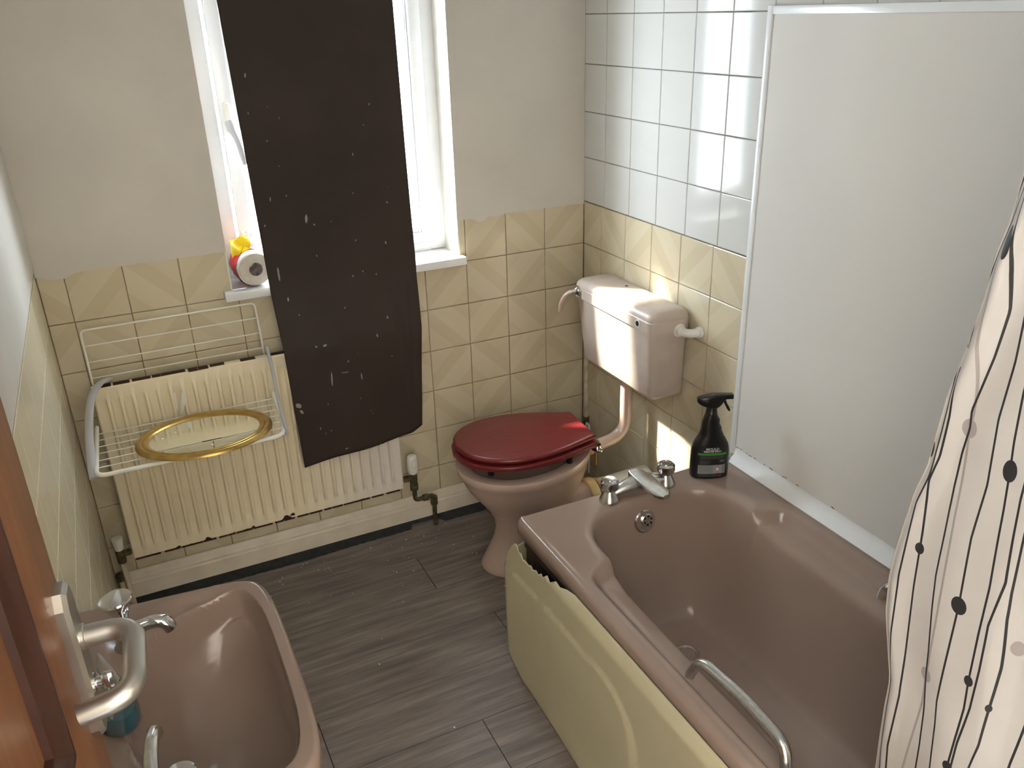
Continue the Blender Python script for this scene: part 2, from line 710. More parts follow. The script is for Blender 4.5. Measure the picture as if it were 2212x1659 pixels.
def tile_mesh(w, h, mat):
    key = (round(w, 3), round(h, 3), mat.name)
    if key in _tm:
        return _tm[key]
    a, b, e = w / 2 - .0011, h / 2 - .0011, .0022
    v = [(-a, GT, -b), (a, GT, -b), (a, GT, b), (-a, GT, b),
         (-a, .0012, -b), (a, .0012, -b), (a, .0012, b), (-a, .0012, b),
         (-a + e, 0, -b + e), (a - e, 0, -b + e), (a - e, 0, b - e), (-a + e, 0, b - e)]
    f = [(8, 9, 10, 11)]
    for k in range(4):
        f += [(k, (k + 1) % 4, (k + 1) % 4 + 4, k + 4), (k + 4, (k + 1) % 4 + 4, (k + 1) % 4 + 8, k + 8)]
    me = bpy.data.meshes.new('tile')
    me.from_pydata(v, [], f)
    me.materials.append(mat)
    _tm[key] = me
    return me


def put_tile(parent, wall, u0, u1, z0, z1, mat, par=0):
    """u runs along the wall; wall in back / left / right"""
    if u1 - u0 < .012 or z1 - z0 < .012:
        return
    o = bpy.data.objects.new('tile', tile_mesh(u1 - u0, z1 - z0, mat))
    COL.objects.link(o)
    o.parent = parent
    u, z = (u0 + u1) / 2, (z0 + z1) / 2
    j = lambda s: random.uniform(-s, s)
    tx, tz = j(.0016), j(.0016)
    if wall == 'back':
        o.location = (u, 0, z)
        o.rotation_euler = (tx, 0, tz)
    elif wall == 'right':
        o.location = (0, -u, z)
        o.rotation_euler = (tx, 0, -PI / 2 + tz)
    else:
        o.location = (W, u, z)
        o.rotation_euler = (tx, 0, PI / 2 + tz)
    o.color = (par & 1, (par >> 1) & 1, 0, 1)


def rows():
    z = ZT
    while z > 0.0:
        yield z - SZ, z
        z -= SZ


random.seed(3)
# back wall
xb = [0.0, -.1588]
while xb[-1] > W:
    xb.append(xb[-1] - S)
xb[-1] = W
for j, (z0, z1) in enumerate(rows()):
    z0 = max(z0, .10)
    if z1 - z0 < .01:
        continue
    for i in range(len(xb) - 1):
        x1, x0 = xb[i], xb[i + 1]
        par = (i & 1) | (((i // 2 + j) & 1) << 1) if j % 2 == 0 else ((i + 1) & 1) | (((i // 2 + j) & 1) << 1)
        if j == 0:
            if x1 <= WX1 and x0 >= WX0:
                continue
            if x1 > WX1 > x0:
                put_tile(wall_back, 'back', WX1, x1, z0, z1, M_tile, par)
                continue
            if x1 > WX0 > x0:
                put_tile(wall_back, 'back', x0, WX0, z0, z1, M_tile, par)
                continue
        put_tile(wall_back, 'back', x0, x1, z0, z1, M_tile, par)
# right wall: beige to ZT, white above
yb = [0.0, .117]
while yb[-1] < .90:
    yb.append(yb[-1] + .1533)
for j, (z0, z1) in enumerate(rows()):
    for i in range(len(yb) - 1):
        par = ((i + j) & 1) | (((i // 2 + j) & 1) << 1)
        put_tile(wall_right, 'right', yb[i], yb[i + 1], max(z0, 0), z1, M_tile, par)
yw = [0.0, .136]
while yw[-1] < -YF:
    yw.append(yw[-1] + S)
yw[-1] = -YF
for r in range(9):
    z0, z1 = ZT + .002 + r * S, min(ZT + .002 + (r + 1) * S, HC)
    for i in range(len(yw) - 1):
        if yw[i] > .895 and z1 < 1.70:
            continue
        put_tile(wall_right, 'right', yw[i], yw[i + 1], z0, z1, M_tile_white, 0)
# left wall
yl = [0.0, -.11]
while yl[-1] > YF + .3:
    yl.append(yl[-1] - S)
yl[-1] = YF + .3
for j, (z0, z1) in enumerate(rows()):
    for i in range(len(yl) - 1):
        par = ((i + j) & 1) | (((i // 2 + j) & 1) << 1)
        put_tile(wall_left, 'left', yl[i + 1], yl[i], max(z0, 0), z1, M_tile_plain, par)

# baseboard with moulded top, black strip along the floor edge
prof = [(-.005, 0), (-.020, 0), (-.020, .066), (-.0165, .071), (-.0165, .080), (-.013, .086), (-.0125, .096), (-.008, .105), (-.005, .107)]
M_skirt = simple('aged_white_skirting_paint', rgb(216, 206, 188), 0.4, var=0.05, scale=14)
bb = MB().prism(prof, W + .03, 0, axis='x').build('baseboard_back', M_skirt, smooth=30)
struct(bb)
st_v, st_f = [], []
random.seed(5)
n = 130
for i in range(n + 1):
    x = W + .04 + (-.02 - W - .04) * i / n
    ye = -.062 - .004 * math.sin(x * 9) + random.uniform(-.002, .002)
    if abs(x + .70) < .06:
        ye += .030
    st_v += [(x, -.020, .012), (x, (-.020 + ye) / 2, .006), (x, ye, .0012)]
for i in range(n):
    a = i * 3
    st_f += [(a, a + 1, a + 4, a + 3), (a + 1, a + 2, a + 5, a + 4)]
struct(mesh_obj('trim_1', st_v, st_f, M_blackstrip, None, 180))

# ------------------------------------------------------------------ window
win = thing('window_1', '', '')
del win['label'], win['category']
struct(win)
FY0, FY1 = .115, .175
f = MB()
f.box(WX0, WX0 + .052, FY0, FY1, WZ0 + .03, WZ1, bev=.004)
f.box(WX1 - .056, WX1, FY0, FY1, WZ0 + .03, WZ1, bev=.004)
f.box(WX0 + .050, WX1 - .054, FY0 + .0005, FY1, WZ0 + .028, WZ0 + .058, bev=.004)
f.box(WX0 + .050, WX1 - .054, FY0 + .0005, FY1, WZ1 - .05, WZ1, bev=.004)
f.build('window_frame', M_upvc, win, smooth=40)
s = MB()
a0, a1, b0, b1 = WX0 + .060, WX1 - .046, WZ0 + .062, WZ1 - .058
for (p, q, r, t) in ((a0, a0 + .042, b0, b1), (a1 - .042, a1, b0, b1), (a0 + .040, a1 - .040, b0, b0 + .034), (a0 + .040, a1 - .040, b1 - .042, b1)):
    s.box(p, q, FY0 - .018 + .0006 * (q - p > .1), FY1 - .012, r, t, bev=.006)
for (p, q, r, t) in ((a0 + .042, a0 + .054, b0 + .03, b1 - .03), (a1 - .054, a1 - .042, b0 + .03, b1 - .03),
                     (a0 + .052, a1 - .052, b0 + .034, b0 + .044), (a0 + .052, a1 - .052, b1 - .054, b1 - .042)):
    s.box(p, q, FY0 - .006 + .0006 * (q - p > .1), FY1 - .02, r, t, bev=.005)
s.build('window_sash', M_upvc, win, smooth=40)
mesh_obj('window_glass', [(a0 + .05, .150, b0 + .05), (a1 - .05, .150, b0 + .05), (a1 - .05, .150, b1 - .05), (a0 + .05, .150, b1 - .05)],
         [(0, 1, 2, 3)], M_glass, win)
sl = MB()
sl.box(-1.267, -.475, -.036, .004, WZ0, WZ0 + .028, bev=.004)
sl.box(WX0, WX1, 0, .14, WZ0, WZ0 + .028)
sl.build('window_sill', M_trimwhite, win, smooth=40)
wh = bpy.data.objects.new('window_handle', None)
link(wh, win)
hx = a0 + .020
MB().box(hx - .010, hx + .010, FY0 - .030, FY0 - .016, 1.435, 1.522, bev=.006).build('back_plate', M_white_pl, wh, smooth=60)
lever = smooth_path([(hx, FY0 - .035, 1.470), (hx + .004, FY0 - .045, 1.445), (hx + .012, FY0 - .052, 1.42), (hx + .019, FY0 - .055, 1.385), (hx + .024, FY0 - .056, 1.345)], 5)
MB().tube(lever, [.013, .0135, .0138, .0135, .013, .012, .011, .010, .0095, .009, .009, .009, .009, .009, .009, .009, .0088, .0085, .008, .007, .005], 10, flat=(1, .9)).build('lever', M_rackarm, wh, smooth=60)
MB().lathe([(.0045, 0), (.0045, .003)], 12, Matrix.Translation((hx + .002, FY0 - .0435, 1.466)) @ Matrix.Rotation(PI / 2, 4, 'X')).build('screw', M_brassy, wh)

# ------------------------------------------------------------------ door (open against the basin)
EDGE = Vector((-1.652, -1.782, 0))
u_dir = Vector((-.085, -.996, 0)).normalized()
n_dir = Vector((.996, -.085, 0)).normalized()
DM = Matrix(((u_dir.x, n_dir.x, 0, EDGE.x), (u_dir.y, n_dir.y, 0, EDGE.y), (0, 0, 1, 0), (0, 0, 0, 1)))
door = bpy.data.objects.new('door_1', None)
COL.objects.link(door)
struct(door)
door.matrix_world = DM
DW, DT = .762, .036
# frame of stiles and rails round two recessed panels; local x along the door, y out of its face
fr = MB()
SW = .128
panels = [(.20, 1.00), (1.128, 1.86)]
fr.box(0, SW, -DT, 0, .008, 1.985, bev=.002)
fr.box(DW - SW, DW, -DT, 0, .008, 1.985, bev=.002)
for z0, z1 in ((.008, .20), (1.00, 1.128), (1.86, 1.985)):
    fr.box(SW - .001, DW - SW + .001, -DT, 0, z0, z1)
fr.build('door_frame', M_wood, door, smooth=40)
for z0, z1 in panels:
    MB().box(SW - .002, DW - SW + .002, -DT + .008, -.013, z0 - .002, z1 + .002).build('door_panel', M_wood, door, smooth=None)
    mo = MB()
    # ovolo moulding: ring lofted from outside to inside
    def ring(d, y):
        return [(SW + d, y, z0 + d), (DW - SW - d, y, z0 + d), (DW - SW - d, y, z1 - d), (SW + d, y, z1 - d)]
    rings = [ring(-.003, -.013), ring(-.003, .001), ring(.003, .0055), ring(.008, .0055), ring(.012, .001), ring(.016, -.002), ring(.026, -.006), ring(.028, -.013)]
    mo.loft(rings, False, False)
    mo.build('panel_moulding', M_wood_dark, door, smooth=30)
dh = bpy.data.objects.new('door_handle', None)
link(dh, door)
bp = MB()
poly = []
for (px, pz) in ((.006, 1.075), (.006, 1.228), (.013, 1.244), (.036, 1.244), (.044, 1.228), (.044, 1.075), (.036, 1.062), (.013, 1.062)):
    poly.append((px, pz))
ins = [(.025 + (a - .025) * .82, 1.152 + (b - 1.152) * .96) for a, b in poly]
bp.loft([[(a, -.002, b) for a, b in poly], [(a, .008, b) for a, b in poly], [(a, .0125, b) for a, b in ins]], True, True)
bp.build('back_plate', M_satin, dh, smooth=25)
zl = 1.182
lv = fillet([(.025, .010, zl), (.025, .0625, zl), (.112, .0625, zl - .014), (.1145, .013, zl - .022)], .026, 8)
MB().tube(lv, .0112, 18).build('lever', M_satin, dh, smooth=60)
MB().lathe([(.0135, 0), (.0135, .004), (.0125, .005)], 20, Matrix.Translation((.025, .012, zl)) @ Matrix.Rotation(-PI / 2, 4, 'X')).build('collar', M_satin, dh, smooth=30)
tt = MB()
tt.lathe([(.011, 0), (.011, .002), (.006, .0025), (.006, .008)], 20, Matrix.Translation((.025, .012, 1.122)) @ Matrix.Rotation(-PI / 2, 4, 'X'))
tt.box(.0215, .0285, .019, .031, 1.112, 1.132, bev=.003)
tt.build('thumb_turn', M_chrome, dh, smooth=40)

# ------------------------------------------------------------------ white wallboard beside the bath
wp = thing('wall_panel', 'large glossy white wallboard with edge trims above the bath', 'wall panel')
MB().box(-.009, -.0005, YF + .004, -.902, .525, 1.722).build('panel_sheet', M_panel_white, wp, smooth=None)
e = MB()
e.box(-.013, -.0005, -.903, -.884, .525, 1.7385, bev=.003)
e.build('edge_trim', M_trimwhite, wp, smooth=40)
MB().box(-.0128, -.0005, YF + .004, -.9025, 1.718, 1.738, bev=.003).build('top_trim', M_trimwhite, wp, smooth=40)
mk = MB()
random.seed(9)
for yy_ in (-.915, -.93, -.955, -.97, -.99, -1.03, -1.055, -1.06, -1.105, -1.115, -1.16, -1.285, -1.29):
    w_ = random.uniform(.004, .010)
    zz_ = .5515 + random.uniform(0, .003)
    mk.add([(-.0096, yy_ - w_, zz_), (-.0096, yy_, zz_ + .001), (-.0096, yy_ + w_, zz_ - .0005), (-.0096, yy_, zz_ - .0022)], [(0, 1, 2, 3)])
mk.build('sealant_residue', simple('brown_residue', rgb(110, 84, 66), .8), wp, smooth=None, fix=False)['kind'] = 'stuff'
# quadrant seal along the bath rim
qp = [(-.0005, .5055), (-.032, .5055), (-.033, .509), (-.026, .519), (-.016, .530), (-.010, .545), (-.0095, .549), (-.0005, .549)]
struct(MB().prism([(a, b) for a, b in qp], 0, 1).build('trim_2', M_trimwhite, None, smooth=40))
tr2 = bpy.data.objects['trim_2']
tr2.data.transform(Matrix(((1, 0, 0, 0), (0, -(-YF - .908), 0, -.908), (0, 0, 1, 0), (0, 0, 0, 1))))

# ------------------------------------------------------------------ bath
bath = thing('bathtub', 'taupe acrylic bathtub along the white wallboard', 'bathtub')
BX0, BX1, BY1, BY0, RIM = -.718, -.010, -.872, -2.572, .505
BC = (BX0 + BX1) / 2
# outlines as right-hand halves (dx from the centre line, y)
HB = [(0, -.947), (.05, -.949), (.10, -.955), (.145, -.972), (.180, -.998), (.203, -1.035), (.214, -1.08), (.217, -1.13),
      (.219, -1.17), (.224, -1.25), (.228, -1.5), (.228, -2.05), (.215, -2.28), (.175, -2.42), (.10, -2.49), (0, -2.51)]
HL = [(.15, -1.14), (.222, -1.138), (.245, -1.146), (.265, -1.158), (.288, -1.168), (.303, -1.184), (.311, -1.21), (.313, -1.26), (.313, -2.15),
      (.30, -2.24), (.25, -2.30), (.15, -2.33)]


def smooth2(h):
    return [(p.x, p.y) for p in smooth_path([(a, b, 0) for a, b in h], 4)]


HB, HL = smooth2(HB), smooth2(HL)
PB = [(BC + a, b) for a, b in HB] + [(BC - a, b) for a, b in reversed(HB[1:-1])]
PL_ = [(BC + a, b) for a, b in HL] + [(BC - a, b) for a, b in reversed(HL)]
nx, ny = 150, 330
gx = np.linspace(BX0, BX1, nx)
gy = np.concatenate([np.linspace(BY1, -1.30, 110, endpoint=False), np.linspace(-1.30, BY0, ny - 110)])
X, Y = np.meshgrid(gx, gy)
dB = sdf(PB, X, Y)
dL = np.maximum(sdf(PL_, X, Y), dB)
Zg = np.full(X.shape, RIM)
lat = np.abs(X - BC)
# armrest ledges dip inside the rim
Zg -= .034 * sstep(-.003, .030, dL) + .010 * sstep(.03, .09, dL)
# bowl wall
sp = .5 * (dB + np.sqrt(dB * dB + .0055 ** 2))         # rounded brink
wd = .105 + .36 * sstep(-1.75, -2.5, Y)
t = np.clip(sp / wd, 0, 1)
depth = .333 * (1 - (1 - t) ** 2.3)
# floor falls gently to the waste and rounds up into the walls
Zg -= depth
Zg -= .012 * sstep(.08, .19, dB)
# outer edge rollover
ed = np.minimum(np.minimum(X - BX0, 10), np.minimum(BY1 - Y, Y - BY0))
r = .0095
e_ = np.clip(ed, 0, r)
Zg -= r - np.sqrt(np.maximum(r * r - (r - e_) ** 2, 0))
# slightly raised lip near the outer front edge
Zg += .0025 * sstep(.030, .018, X - BX0) * sstep(.004, .014, X - BX0)
V = []
for j in range(X.shape[0]):
    for i in range(nx):
        x, y = X[j, i], Y[j, i]
        # rounded plan corner at the tap end, room side
        cr = .022
        if x < BX0 + cr and y > BY1 - cr:
            dx, dy = BX0 + cr - x, y - (BY1 - cr)
            m = max(dx, dy)
            l_ = math.hypot(dx, dy)
            if l_ > 1e-6:
                x, y = BX0 + cr - dx * m / l_, BY1 - cr + dy * m / l_
        V.append((x, y, Zg[j, i]))
F = []
NY = X.shape[0]
for j in range(NY - 1):
    for i in range(nx - 1):
        a = j * nx + i
        F.append((a, a + nx, a + nx + 1, a + 1))
loop = [i for i in range(nx)] + [j * nx + nx - 1 for j in range(1, NY)] + \
       [(NY - 1) * nx + i for i in range(nx - 2, -1, -1)] + [j * nx for j in range(NY - 2, 0, -1)]
base = len(V)
for q in loop:
    V.append((V[q][0], V[q][1], .462))
for q in loop:
    x, y, z = V[q]
    V.append((min(max(x, BX0 + .008), BX1 - .008), min(max(y, BY0 + .008), BY1 - .008), .460))
L = len(loop)
for k in range(L):
    k2 = (k + 1) % L
    F.append((loop[k], loop[k2], base + k2, base + k))
    F.append((base + k, base + k2, base + L + k2, base + L + k))
o = mesh_obj('tub', V, F, M_taupe, bath, 180)


def bath_z(x, y):
    i = int(np.argmin(np.abs(gx - x)))
    j = int(np.argmin(np.abs(gy - y)))
    return float(Zg[j, i])


# grab handles on the armrest ledges
for sgn in (-1, 1):
    xx = BC + sgn * .277
    xi = BC + sgn * .262
    zb = bath_z(xx, -1.55)
    g = fillet([(xx, -1.530, zb - .012), (xi, -1.548, zb + .050), (xi - sgn * .004, -1.675, zb + .056), (xi, -1.802, zb + .050), (xx, -1.820, zb - .012)], .04, 9)
    rr = [.0105 + .0026 * math.sin(PI * i / (len(g) - 1)) for i in range(len(g))]
    MB().tube(g, rr, 14).build('grab_handle', M_dullchrome, bath, smooth=70)
# overflow rose on the tap-end wall
jo = int(np.argmin(np.abs(gx - (BC + .006))))
zo = .430
col = Zg[:, jo]
yo = None
for j in range(NY - 1):
    if gy[j] < -.93 and col[j] >= zo > col[j + 1]:
        tt_ = (col[j] - zo) / (col[j] - col[j + 1])
        yo = gy[j] + (gy[j + 1] - gy[j]) * tt_
        break
OM = Matrix.Translation((BC + .006, yo, zo)) @ Matrix.Rotation(math.radians(90 - 14), 4, 'X')
ov = MB()
ov.lathe([(.034, -.008), (.034, .002), (.030, .006), (.020, .006), (.019, .0045), (0.0185, .0045)], 32, OM)
ovo = ov.build('overflow', M_dullchrome, bath, smooth=30)
ic = MB().lathe([(.0195, .004), (.0195, .0085), (.0175, .010)], 28, OM @ Matrix.Translation((.006, .002, 0))).build('overflow_rose', M_dullchrome, ovo, smooth=30)
hl = MB()
for k in range(6):
    a = k * PI / 3 + .3
    hl.lathe([(.0036, .0095), (.0036, .0103)], 10, OM @ Matrix.Translation((.006 + .0118 * math.cos(a), .002 + .0118 * math.sin(a), 0)))
hl.build('drain_hole', M_dark, ovo)
# waste in the bath floor
DXB = BC + .016
zd = bath_z(DXB, -1.165)
dr = MB()
dr.lathe([(.036, -.006), (.036, .001), (.032, .0035), (.026, .0025), (.022, -.004)], 32, Matrix.Translation((DXB, -1.165, zd)), cap1=False)
dro = dr.build('drain', M_dullchrome, bath, smooth=40)
dg = MB()
dg.lathe([(.022, -.0045), (.021, -.003)], 24, Matrix.Translation((DXB, -1.165, zd)))
dg.build('drain_well', M_dark, dro)
ds = MB()
for k in range(3):
    ds.box(-.021, .021, -.0028, .0028, -.003, -.0008, Matrix.Translation((DXB, -1.165, zd)) @ Matrix.Rotation(k * PI / 3, 4, 'Z'))
ds.build('drain_grid', M_dullchrome, dro)

# broken cream panel in front of the bath
bpn = thing('bath_surround', 'cream plastic side panel of the bathtub with a broken jagged top corner', 'bath panel')
top = [(-.852, .372), (-.866, .398), (-.884, .424), (-.905, .448), (-.918, .452), (-.930, .436), (-.944, .440), (-.955, .428), (-.968, .432), (-.985, .430),
       (-1.000, .437), (-1.010, .431), (-1.028, .441), (-1.040, .436), (-1.056, .449), (-1.064, .443), (-1.080, .458), (-1.100, .452),
       (-1.118, .464), (-1.140, .462), (-1.165, .470), (-1.20, .4755)]
zs_top = lambda y: float(np.interp(-y, [-a for a, b in top], [b for a, b in top])) if y > -1.2 else .4755
ys = [a for a, b in top]
k = -1.2
while k > -2.56:
    k -= .012
    ys.append(k)
# the lower end corner is cut back
def zbot(y):
    return float(np.interp(-y, [.852, .868, .915, .94, 3], [.05, .034, .014, .004, .002]))
NZ = 60
pv, pf = [], []
ys_f = sorted(set([round(y, 4) for y in ys] + [round(-.852 - i * .008, 4) for i in range(45)]), reverse=True)
NYp = len(ys_f)
RIB = [(-.846, .352), (-.95, .356), (-1.067, .365), (-1.25, .372), (-1.38, .372), (-1.43, .350), (-1.470, .315), (-1.490, .27), (-1.497, .20)]
ribp = [(p.x, p.y) for p in smooth_path([(a, b, 0) for a, b in RIB], 8)]
ra = np.array(ribp)
for y in ys_f:
    zt_, zb_ = zs_top(y), zbot(y)
    for i in range(NZ + 1):
        z = zb_ + (zt_ - zb_) * i / NZ
        x = -.7365
        # field below / left of the rib line sits proud by 6 mm
        dd = np.hypot(ra[:, 0] - y, ra[:, 1] - z)
        q = int(np.argmin(dd))
        a = ra[max(q - 1, 0)]
        b = ra[min(q + 1, len(ra) - 1)]
        cr_ = (b[0] - a[0]) * (z - a[1]) - (b[1] - a[1]) * (y - a[0])
        sd = dd[q] * (1 if cr_ > 0 else -1)
        fade = 1 - float(sstep(.33, .20, z)) * .0
        x -= .0055 * float(sstep(-.002, .002, sd)) + .002 * math.exp(-(sd / .005) ** 2)
        # slight bow, top lip rolls in under the rim
        x -= .004 * math.sin(min(1, max(0, (z - .0) / .5)) * PI)
        if z > .450:
            x += (z - .450) * .66
        x -= .012 * float(sstep(.14, .0, z)) * float(sstep(-.95, -1.4, y))
        pv.append((x, y, z))
for a in range(NYp - 1):
    for i in range(NZ):
        q = a * (NZ + 1) + i
        pf.append((q, q + NZ + 1, q + NZ + 2, q + 1))
po = mesh_obj('panel_sheet', pv, pf, M_panelcream, bpn, 180)
sm = po.modifiers.new('thick', 'SOLIDIFY')
sm.thickness = .0028
sm.offset = -1
# end return of the panel (short, turned towards the wall)
ev = MB()
ev.prism([(-.7345, .05), (-.7345, .37), (-.720, .385), (-.69, .40), (-.66, .40), (-.66, .03), (-.70, .03)], -.8515, -.849, axis='y')
ev.build('end_return', M_panelcream, bpn, smooth=None)
# cradle timber, and a near-black sheet painting the shade behind the break
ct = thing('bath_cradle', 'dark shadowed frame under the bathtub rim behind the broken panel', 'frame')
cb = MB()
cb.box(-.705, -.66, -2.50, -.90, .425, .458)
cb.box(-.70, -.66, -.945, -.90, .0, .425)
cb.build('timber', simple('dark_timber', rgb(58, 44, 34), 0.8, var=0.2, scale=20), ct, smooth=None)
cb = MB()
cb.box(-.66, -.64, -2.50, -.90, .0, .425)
cb.build('shade_backing', M_dark, ct, smooth=None)

# bath mixer with two knobs
bm_ = thing('bath_mixer_tap', 'chrome two-knob mixer tap on the deck of the bathtub', 'tap')
KX = (-.450, -.264)
KY = -.916
for i, kx in enumerate(KX):
    pb = MB().lathe([(.029, .502), (.029, .507), (.026, .513), (.021, .524), (.0165, .533), (.0145, .538)], 28, Matrix.Translation((kx, KY, 0))).build('pillar', M_dullchrome, bm_, smooth=40)
    kn = MB()
    # faceted knob
    rings = []
    for (rr, zz, fac) in ((.0130, .536, 0), (.0215, .540, .5), (.0258, .546, 1), (.0264, .557, 1), (.0252, .5650, .8), (.0215, .5685, .4), (.0150, .5695, 0)):
        ring = []
        for k in range(32):
            a = 2 * PI * k / 32
            ring.append((kx + rr * (1 - .05 * fac * (0.5 + .5 * math.cos(8 * a))) * math.cos(a), KY + rr * (1 - .05 * fac * (0.5 + .5 * math.cos(8 * a))) * math.sin(a), zz))
        rings.append(ring)
    kn.loft(rings)
    ko = kn.build('knob', M_chrome, pb, smooth=30)
    cap = MB()
    if i == 0:
        cap.lathe([(.0145, .5690), (.0135, .5715), (.006, .5722)], 28, Matrix.Translation((kx, KY, 0)))
        cap.build('knob_cap', M_chrome, pb, smooth=40)
    else:
        cap.lathe([(.0142, .5685), (.0142, .5712), (.0122, .5712), (.0115, .5698)], 28, Matrix.Translation((kx, KY, 0)), cap1=True)
        cap.build('knob_cap', M_chrome, pb, smooth=30)
body = MB()
rings = []
for tt_ in np.linspace(0, 1, 21):
    x = KX[0] + .008 + (KX[1] - KX[0] - .016) * tt_
    s_ = abs(tt_ - .5) * 2
    hh = .015 + .015 * (1 - s_ ** 1.6)
    ww = .014 + .014 * (1 - s_ ** 1.4)
    zc = .520 + .012 * (1 - s_ ** 1.5)
    rings.append([(x, KY - .004 * (1 - s_) + ww * math.cos(a), zc + hh * math.sin(a)) for a in np.linspace(0, 2 * PI, 20, endpoint=False)])
body.loft(rings)
body.build('body', M_dullchrome, bm_, smooth=50)
spout = MB()
rings = []
cx0 = (KX[0] + KX[1]) / 2
for tt_ in np.linspace(0, 1, 14):
    y = -.892 - .142 * tt_
    x = cx0 + .012 * tt_
    hw_ = .0225 + .003 * math.sin(tt_ * PI)
    if tt_ > .85:
        hw_ *= math.sqrt(max(.08, 1 - ((tt_ - .85) / .15) ** 2 * .75))
    if tt_ < .1:
        hw_ *= .78 + .22 * tt_ / .1
    ztop = .5645 - .012 * tt_
    th = .012 + .016 * (1 - tt_)
    rings.append([(x + a, y, ztop + b) for a, b in rrect(0, -th / 2, hw_, th / 2, min(.0055, th * .45), 3)])
spout.loft(rings)
spout.build('spout', M_dullchrome, bm_, smooth=40)

# spray bottle
sb = thing('spray_bottle', 'black trigger spray bottle with a green banded label on the bath corner', 'bottle', (-.128, -.935, RIM), math.radians(-24))
SB = [(0, .050, .024), (.003, .0535, .0265), (.012, .0545, .028), (.05, .0545, .0285), (.085, .0535, .028), (.105, .049, .027), (.120, .041, .025), (.132, .034, .0235),
      (.145, .0295, .022), (.155, .0275, .021), (.163, .0258, .020), (.172, .0245, .019), (.182, .0215, .018), (.190, .0185, .017), (.197, .0160, .0155)]
XOFF = {.145: -.001, .155: -.002, .163: -.003, .172: -.003, .182: -.003, .190: -.0035, .197: -.004}


def bottle_dim(z):
    return float(np.interp(z, [a for a, _, _ in SB], [b for _, b, _ in SB])), float(np.interp(z, [a for a, _, _ in SB], [c for _, _, c in SB]))


def superell(a, b, n=48, p=2.6, cx=0, cy=0):
    out = []
    for k in range(n):
        t_ = 2 * PI * k / n
        c, s_ = math.cos(t_), math.sin(t_)
        out.append((cx + a * math.copysign(abs(c) ** (2 / p), c), cy + b * math.copysign(abs(s_) ** (2 / p), s_)))
    return out


zz = [a for a, _, _ in SB]
dense = sorted(set(zz + list(np.linspace(0, .197, 50))))
rings = []
for z in dense:
    a, b = bottle_dim(z)
    xo = float(np.interp(z, [.135] + list(XOFF.keys()), [0] + list(XOFF.values())))
    wob = .0012 * math.sin((z - .150) * 260) if .150 < z < .185 else 0
    rings.append([(x + (wob * 1.2 if x > 0 else 0), y, z) for x, y in superell(a, b, cx=xo)])
MB().loft(rings).build('body', M_black, sb, smooth=50)
hd = MB()
hd.lathe([(.0165, .195), (.0165, .201), (.0155, .202), (.0152, .215), (.0145, .218)], 28, Matrix.Translation((-.004, 0, 0)))
prof = []
for tt_ in np.linspace(0, 1, 16):
    x = -.046 + .098 * tt_
    zt_ = .2465 + .009 * min(1, tt_ * 2.2) ** .8 - .0015 * max(0, tt_ - .6)
    zb_ = np.interp(tt_, [0, .08, .25, .42, .55, .70, .74, .8, 1], [.234, .226, .219, .214, .214, .226, .234, .241, .241])
    w_ = np.interp(tt_, [0, .1, .3, .6, .8, 1], [.006, .012, .0155, .014, .0105, .0095])
    h_ = (zt_ - zb_) / 2
    prof.append([(x, a, zb_ + h_ + b) for a, b in rrect(0, 0, w_, h_, min(w_, h_) * .45, 4)])
hd.loft(prof)
hd.build('spray_head', M_black, sb, smooth=45)
tg = [(.030, 0, .238), (.033, 0, .228), (.038, 0, .218), (.043, 0, .209), (.046, 0, .203)]
MB().tube(smooth_path(tg, 4), [.0048] * 9 + [.005, .0055, .0055, .005, .0048, .0046, .004, .0028], 10, flat=(.8, 1.5)).build('trigger', M_black, sb, smooth=60)


def on_bottle(x, z, lift):
    a, b = bottle_dim(z)
    q = max(0.0, 1 - abs(x / a) ** 2.6) ** (1 / 2.6)
    return (x, -b * q - lift, z)


def patch(x0, x1, z0, z1, lift, mb, nx_=14, nz_=6):
    V, F = [], []
    for j in range(nz_ + 1):
        for i in range(nx_ + 1):
            V.append(on_bottle(x0 + (x1 - x0) * i / nx_, z0 + (z1 - z0) * j / nz_, lift))
    for j in range(nz_):
        for i in range(nx_):
            a = j * (nx_ + 1) + i
            F.append((a, a + 1, a + nx_ + 2, a + nx_ + 1))
    mb.add(V, F)


lab = MB()
patch(-.045, .045, .008, .104, .0003, lab, 20, 14)
lab_o = lab.build('label', M_label, sb, smooth=180, fix=False)


def text_on_bottle(body_, x, z, size, name, mat):
    c = bpy.data.curves.new('txt', 'FONT')
    c.body = body_
    c.size = size
    c.align_x = 'CENTER'
    c.align_y = 'CENTER'
    c.offset = .0002
    c.resolution_u = 3
    ob = bpy.data.objects.new('txt', c)
    COL.objects.link(ob)
    bpy.context.view_layer.update()
    me = bpy.data.meshes.new_from_object(ob.evaluated_get(bpy.context.evaluated_depsgraph_get()))
    bpy.data.objects.remove(ob, do_unlink=True)
    for v_ in me.vertices:
        v_.co = Vector(on_bottle(x + v_.co.x, z + v_.co.y, .0007))
    me.materials.clear()
    me.materials.append(mat)
    me.name = name
    return link(bpy.data.objects.new(name, me), lab_o)


